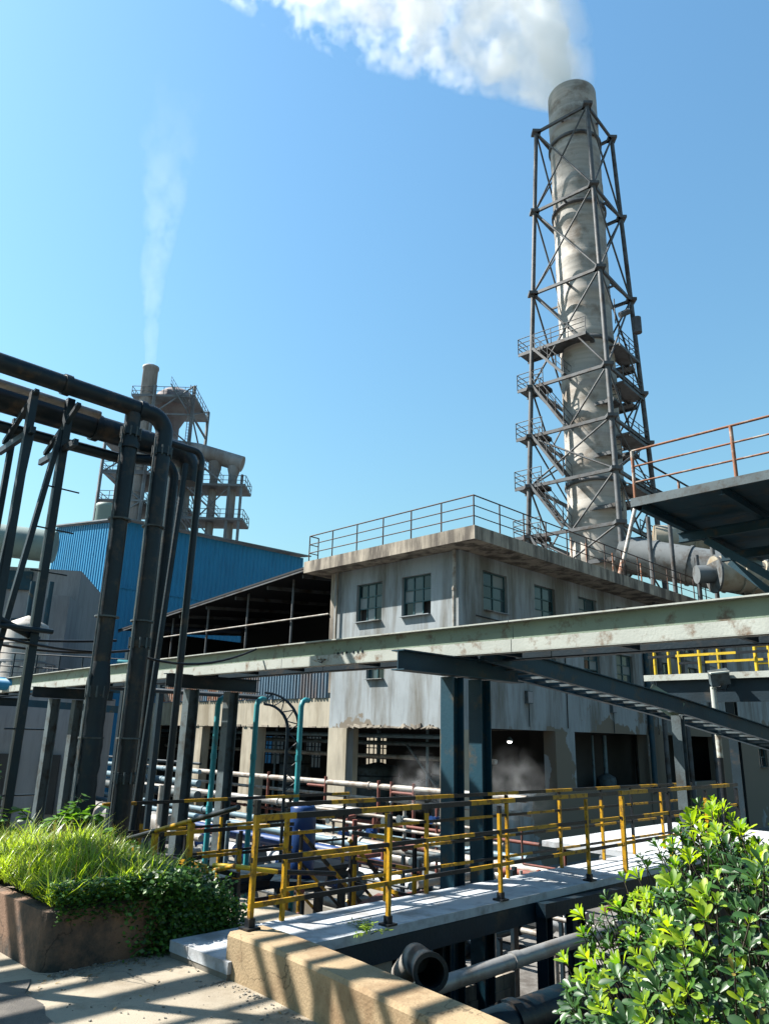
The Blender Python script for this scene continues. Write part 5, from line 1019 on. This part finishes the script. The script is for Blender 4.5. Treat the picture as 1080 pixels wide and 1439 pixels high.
for i, (pts, lab) in enumerate((([W(22.0, VF-.04, 6.1), W(27, VF-.04, 5.95), W(33, VF-.05, 6.1), W(44, VF-.04, 5.9)], 'black cable sagging along the shaded wall between window rows'), ([W(28, VF-.04, 6.0), W(28.05, VF-.04, 4.2), W(28, VF-.05, 2.2)], 'cable dropping down the shaded wall to the pillar'),
        ([W(UF-.04, 17.4, 5.3), W(UF-.04, 20, 5.2), W(UF-.04, 23.9, 5.35)], 'thin cable across the sunlit wall'), ([W(36.2, VF-.04, 8.4), W(36.2, VF-.06, 2.1)], 'thin conduit running down the shaded wall beside the teal downpipe'))):
    mb = MB(); mb.sweep(pts, .022, 6); solo('wall_cable', lab, 'cable', mb, BLK, 'cables on the plant building')
for i, (u_, z_) in enumerate(((25.2, 3.3), (31.8, 3.2), (43.6, 2.9))):
    T = thing('junction_box', ['grey junction box on the shaded wall near the corner', 'grey junction box above the second bay', 'small junction box near the far end of the shaded wall'][i], 'box', W(u_, VF-.08, z_))
    mb = MB(); mb.uvz(u_-.18, u_+.18, VF-.14, VF-.005, z_-.24, z_+.24); part(T, 'case', mb, COLG); mb = MB(); mb.uvz(u_-.15, u_+.15, VF-.155, VF-.142, z_-.21, z_+.21); part(T, 'lid', mb, GREYW); mb = MB(); mb.tube(W(u_, VF-.07, z_-.24), W(u_, VF-.07, z_-1.1), .02, 6); part(T, 'conduit', mb, DARKP)
# flange bolts on the near pipes
for (u_, z_, r_) in ((5.16, 5.8, .152), (5.16, 2.9, .152), (5.16, 1.1, .152), (4.63, 5.95, .147), (4.63, 2.2, .147)):
    c = W(u_, va, z_); mb = MB()
    for k in range(10): a = 2*PI*k/10; p = c+Vector((r_*.97*math.cos(a), r_*.97*math.sin(a), 0)); mb.tube(p-Z3*.075, p+Z3*.075, .014, 6)
    o = part(A if u_ > 5 else A2, 'bolts', mb, COLG); o['kind'] = 'stuff'
for u_, T in ((5.16, A), (4.63, A2)):     # cable strapped to each riser
    mb = MB(); mb.sweep([W(u_-.15, va-.05, -.1), W(u_-.155, va-.06, 2), W(u_-.15, va-.07, 4), W(u_-.155, va-.05, 6)], .014, 6); part(T, 'cable', mb, COLG)
    for z_ in (1.6, 3.2, 4.6): mb = MB(); mb.tube(W(u_, va, z_), W(u_, va, z_+.02), .165, 16); part(T, 'strap', mb, COLG)
# litter and grit on the paving and wall foot
mb = MB()
for k in range(900):
    u_ = random.uniform(.4, 3.6); v_ = random.uniform(2.5, 6.05)
    if random.random() < .55: (u_, v_) = random.choice(((random.uniform(2.7, 3.6), 6.04-abs(random.gauss(0, .06))), (3.6-abs(random.gauss(0, .07))-.07*max(0, min(2.6, 5.17-v_))**1.5, min(v_, 5.1))))
    r_ = random.uniform(.002, .008)*(2 if random.random() < .06 else 1); p = W(u_, v_, r_*.4+.001); a = random.uniform(0, 3)
    mb.obox(p, (r_*math.cos(a), r_*math.sin(a), r_*.2), (-r_*.7*math.sin(a), r_*.7*math.cos(a), 0), (0, 0, r_*.5))
props(solo('gravel', 'loose grit and crumbs of render on the paving', 'grit', mb, CONC), kind='stuff')
N_ = 150; uu = rng.uniform(.8, 3.5, N_); vv = np.where(rng.random(N_) < .5, rng.uniform(5.7, 6.03, N_), rng.uniform(2.8, 6, N_)); az = rng.uniform(0, 2*PI, N_)
o = leafset('dry_leaves', [W(a, b_, .012) for a, b_ in zip(uu, vv)], np.stack([np.cos(az), np.sin(az), rng.uniform(-.1, .25, N_)], 1), rng.normal(0, .2, (N_, 3))+[0, 0, 1], rng.uniform(.02, .05, N_), rng.uniform(.008, .02, N_), rng.uniform(0, 1, N_), DRYM, .3, 3)
props(o, 'scattered dry leaves on the paving', 'leaves', kind='stuff')
N_ = 1200; uu = rng.uniform(2.72, 4.0, N_); vv = rng.uniform(6.1, 9.4, N_); az = rng.uniform(0, 2*PI, N_); ti = rng.uniform(.3, 1.5, N_)
o = leafset('dry_grass', [W(a, b_, mound(a, b_)) for a, b_ in zip(uu, vv)], np.stack([np.cos(az)*ti, np.sin(az)*ti, np.ones(N_)], 1), np.stack([np.cos(az), np.sin(az), ti], 1), rng.uniform(.08, .24, N_), rng.uniform(.003, .007, N_), rng.uniform(.2, 1, N_), leaf_mat('straw', (.24, .18, .07), (.5, .42, .2), .3, .7), .4, 4)
props(o, 'dead straw blades among the planter grass', 'grass', kind='stuff')
# ------------------------------------------------------------------ steam
def steam(name, label, rings, dens, nscale, lo, hi, seed=0, n=36, aniso=-.1, stretch=(1, 1, 1), fall=None, ball=None, lump=.3, ls=.35):
    """closed billowing hull swept along a path; density inside from fractal noise"""
    from mathutils import noise
    P = [Vector(p) for p, r in rings]; Rr = [r for p, r in rings]; pts = []; rad = []
    for i in range(len(P)-1):
        for k in range(6): t = k/6; pts.append(P[i].lerp(P[i+1], t)); rad.append(Rr[i]+(Rr[i+1]-Rr[i])*t)
    pts.append(P[-1]); rad.append(Rr[-1]); mb = MB(); V = []; m_ = len(pts)
    for i in range(m_):
        d = (pts[min(i+3, m_-1)]-pts[max(i-3, 0)]).normalized(); a = d.cross(Vector((0, 1, 0))).normalized() if abs(d.y) < .9 else d.orthogonal().normalized(); b2 = d.cross(a)
        for j in range(n):
            t_ = 2*PI*j/n; o_ = a*math.cos(t_)+b2*math.sin(t_); q = pts[i]+o_*rad[i]
            k = 1+lump*2*noise.fractal((q+Vector((seed*7, 0, 0)))*ls, .9, 2.1, 4)*min(1, i/5)
            V.append(pts[i]+o_*rad[i]*max(.4, k))
    mb.add(V, [(k*n+j, k*n+(j+1) % n, (k+1)*n+(j+1) % n, (k+1)*n+j) for k in range(m_-1) for j in range(n)]+[tuple(range(n))[::-1], tuple((m_-1)*n+j for j in range(n))], 0, True)
    m = bpy.data.materials.new(name); m.use_nodes = True; N = m.node_tree.nodes; L = m.node_tree.links; N.remove(N['Principled BSDF'])
    pv = N.new('ShaderNodeVolumePrincipled'); pv.inputs['Color'].default_value = (.985, .99, 1, 1); pv.inputs['Anisotropy'].default_value = aniso
    geo = N.new('ShaderNodeTexCoord'); mp = N.new('ShaderNodeMapping'); mp.inputs['Scale'].default_value = stretch; mp.inputs['Location'].default_value = (seed, seed*2, 0); L.new(geo.outputs['Object'], mp.inputs[0])
    t = N.new('ShaderNodeTexNoise'); t.inputs['Scale'].default_value = nscale; t.inputs['Detail'].default_value = 5; t.inputs['Roughness'].default_value = .62; L.new(mp.outputs[0], t.inputs[0])
    r = N.new('ShaderNodeMapRange'); r.inputs[1].default_value = lo; r.inputs[2].default_value = hi; r.inputs[3].default_value = 0; r.inputs[4].default_value = dens; L.new(t.outputs[0], r.inputs[0])
    out = r.outputs[0]
    def times(o2):
        mu = N.new('ShaderNodeMath'); mu.operation = 'MULTIPLY'; L.new(out, mu.inputs[0]); L.new(o2, mu.inputs[1]); return mu.outputs[0]
    if fall:
        z0, z1, f1 = fall; sx = N.new('ShaderNodeSeparateXYZ'); L.new(geo.outputs['Object'], sx.inputs[0]); r2 = N.new('ShaderNodeMapRange'); r2.inputs[1].default_value = z0; r2.inputs[2].default_value = z1; r2.inputs[3].default_value = 1; r2.inputs[4].default_value = f1; L.new(sx.outputs[2], r2.inputs[0]); out = times(r2.outputs[0])
    if ball:
        c, r_ = ball; vd = N.new('ShaderNodeVectorMath'); vd.operation = 'DISTANCE'; vd.inputs[1].default_value = c; L.new(geo.outputs['Object'], vd.inputs[0]); r3 = N.new('ShaderNodeMapRange'); r3.interpolation_type = 'SMOOTHSTEP'; r3.inputs[1].default_value = 0; r3.inputs[2].default_value = r_; r3.inputs[3].default_value = 1; r3.inputs[4].default_value = 0; L.new(vd.outputs['Value'], r3.inputs[0]); out = times(r3.outputs[0])
    L.new(out, pv.inputs['Density']); L.new(pv.outputs[0], N['Material Output'].inputs['Volume'])
    return props(part(None, name, mb, m), label, 'steam', kind='stuff')
def plume(name, label, keys, yc, dens, nscale, edge, seed, fall=None, stretch=(1, 1, 1)):
    """rising plume: keys (z, x, radius); density falls off from the axis and is torn by noise"""
    z0, z1 = keys[0][0], keys[-1][0]; x0 = min(k[1] for k in keys)-1; x1 = max(k[1] for k in keys)+1; rm = max(k[2] for k in keys)
    def at(z):
        for a, b in zip(keys, keys[1:]):
            if z <= b[0]: t = (z-a[0])/(b[0]-a[0]); return a[1]+(b[1]-a[1])*t, a[2]+(b[2]-a[2])*t
        return keys[-1][1:]
    mb = MB(); V = []; n = 28; m_ = 40
    for i in range(m_+1):
        z = z0+(z1-z0)*i/m_; x, r = at(z); V += [(x+r*1.02*math.cos(2*PI*j/n), yc+r*1.02*math.sin(2*PI*j/n), z) for j in range(n)]
    mb.add(V, [(k*n+j, k*n+(j+1) % n, (k+1)*n+(j+1) % n, (k+1)*n+j) for k in range(m_) for j in range(n)]+[tuple(range(n))[::-1], tuple(m_*n+j for j in range(n))])
    m = bpy.data.materials.new(name); m.use_nodes = True; N = m.node_tree.nodes; L = m.node_tree.links; N.remove(N['Principled BSDF'])
    def mth(op, a, b=None, c=None):
        q = N.new('ShaderNodeMath'); q.operation = op
        for k, v in enumerate((a, b, c)):
            if v is None: continue
            if isinstance(v, (int, float)): q.inputs[k].default_value = v
            else: L.new(v, q.inputs[k])
        return q.outputs[0]
    pv = N.new('ShaderNodeVolumePrincipled'); pv.inputs['Color'].default_value = (.995, .997, 1, 1); pv.inputs['Anisotropy'].default_value = -.1
    tc = N.new('ShaderNodeTexCoord'); sx = N.new('ShaderNodeSeparateXYZ'); L.new(tc.outputs['Object'], sx.inputs[0])
    zn = mth('DIVIDE', mth('SUBTRACT', sx.outputs[2], z0), z1-z0)
    def curve(idx, lo, hi):
        fc = N.new('ShaderNodeFloatCurve'); cv = fc.mapping.curves[0]; pts = [((k[0]-z0)/(z1-z0), (k[idx]-lo)/(hi-lo)) for k in keys]
        cv.points[0].location = pts[0]; cv.points[1].location = pts[-1]
        for p in pts[1:-1]: cv.points.new(*p)
        for p in cv.points: p.handle_type = 'VECTOR'
        fc.mapping.update(); L.new(zn, fc.inputs['Value']); return mth('MULTIPLY_ADD', fc.outputs[0], hi-lo, lo)
    fx = curve(1, x0, x1); fr = curve(2, 0, rm*1.01)
    dx = mth('SUBTRACT', sx.outputs[0], fx); dy = mth('SUBTRACT', sx.outputs[1], yc)
    d = mth('DIVIDE', mth('SQRT', mth('ADD', mth('MULTIPLY', dx, dx), mth('MULTIPLY', dy, dy))), fr)
    mp = N.new('ShaderNodeMapping'); mp.inputs['Scale'].default_value = stretch; mp.inputs['Location'].default_value = (seed, seed*2, 0); L.new(tc.outputs['Object'], mp.inputs[0])
    t = N.new('ShaderNodeTexNoise'); t.inputs['Scale'].default_value = nscale; t.inputs['Detail'].default_value = 7; t.inputs['Roughness'].default_value = .6; L.new(mp.outputs[0], t.inputs[0])
    v = mth('ADD', mth('SUBTRACT', 1.0, d), mth('MULTIPLY', mth('SUBTRACT', t.outputs[0], edge), 4.6))      # axis distance plus torn noise
    v = mth('ADD', v, mth('MULTIPLY', mth('MAXIMUM', mth('SUBTRACT', 1.0, mth('DIVIDE', mth('SUBTRACT', sx.outputs[2], z0), 7.0)), 0.0), .55))      # fuller just above the mouth
    v = mth('MULTIPLY', mth('MINIMUM', mth('MAXIMUM', mth('MULTIPLY', v, 3.2), 0.0), 1.0), mth('MINIMUM', mth('MULTIPLY', mth('SUBTRACT', 1.0, d), 5.0), 1.0))
    v = mth('MULTIPLY', v, dens)
    if fall:
        r2 = N.new('ShaderNodeMapRange'); r2.inputs[1].default_value = fall[0]; r2.inputs[2].default_value = fall[1]; r2.inputs[3].default_value = 1; r2.inputs[4].default_value = fall[2]; L.new(sx.outputs[2], r2.inputs[0]); v = mth('MULTIPLY', v, r2.outputs[0])
    L.new(mth('MAXIMUM', v, 0.0), pv.inputs['Density']); L.new(pv.outputs[0], N['Material Output'].inputs['Volume'])
    return props(part(None, name, mb, m), label, 'steam', kind='stuff')
plume('steam_plume', 'broad white steam cloud drifting up and left from the tall chimney', [(48.05, 12.9, 1.3), (50, 11.8, 2.9), (53, 9.4, 5.0), (56, 5.6, 7.2), (60, 0, 9.2), (68, -9, 12)], 45.3, .40, .36, .585, 11)
plume('steam_plume', 'narrow bright streak of steam rising from the left rim of the tall chimney', [(48.05, 12.5, .7), (50.5, 12.1, 1.2), (53, 11.8, 1.6), (56.5, 10.9, 2.1), (59, 9.8, 2.8), (66, 6, 4)], 44.3, 1.1, .8, .55, 5)
plume('steam_plume', 'thin translucent sheet of steam over the right half of the chimney mouth', [(48.05, 13.5, 1.7), (51, 13.6, 2.0), (55, 13.0, 2.6), (60, 11, 3.6), (68, 6, 5)], 45.8, .09, .4, .46, 9)
plume('thin_steam', 'faint column of steam rising from the distant stack', [(46.9, -30.9, .75), (52, -31.4, 1.1), (60, -32.1, 1.8), (70, -31.9, 2.8), (82, -32.2, 4.4), (92, -32.5, 5)], 88, .05, .33, .52, 8, fall=(47, 86, .05), stretch=(1, 1, .6))
steam('ground_steam', 'wisp of steam drifting in the opening behind the column pair', [(W(19, 16.9, -1.3), .4), (W(19, 17.0, -.6), 1.0), (W(19.1, 17.1, .4), 1.25), (W(19.2, 17.3, 1.4), 1.0), (W(19.2, 17.4, 2.0), .4)], .5, 1.9, .46, .75, 5, lump=0, ball=(W(19.1, 17.1, .3), 1.15))
steam('ground_steam', 'wisp of steam drifting right of the column pair', [(W(20.6, 14.6, -1.6), .4), (W(20.6, 14.6, -.8), 1.2), (W(20.7, 14.6, .4), 1.45), (W(20.8, 14.6, 1.5), 1.1), (W(20.8, 14.6, 2.2), .4)], .3, 1.9, .44, .75, 2, lump=0, ball=(W(20.7, 14.6, .3), 1.4))
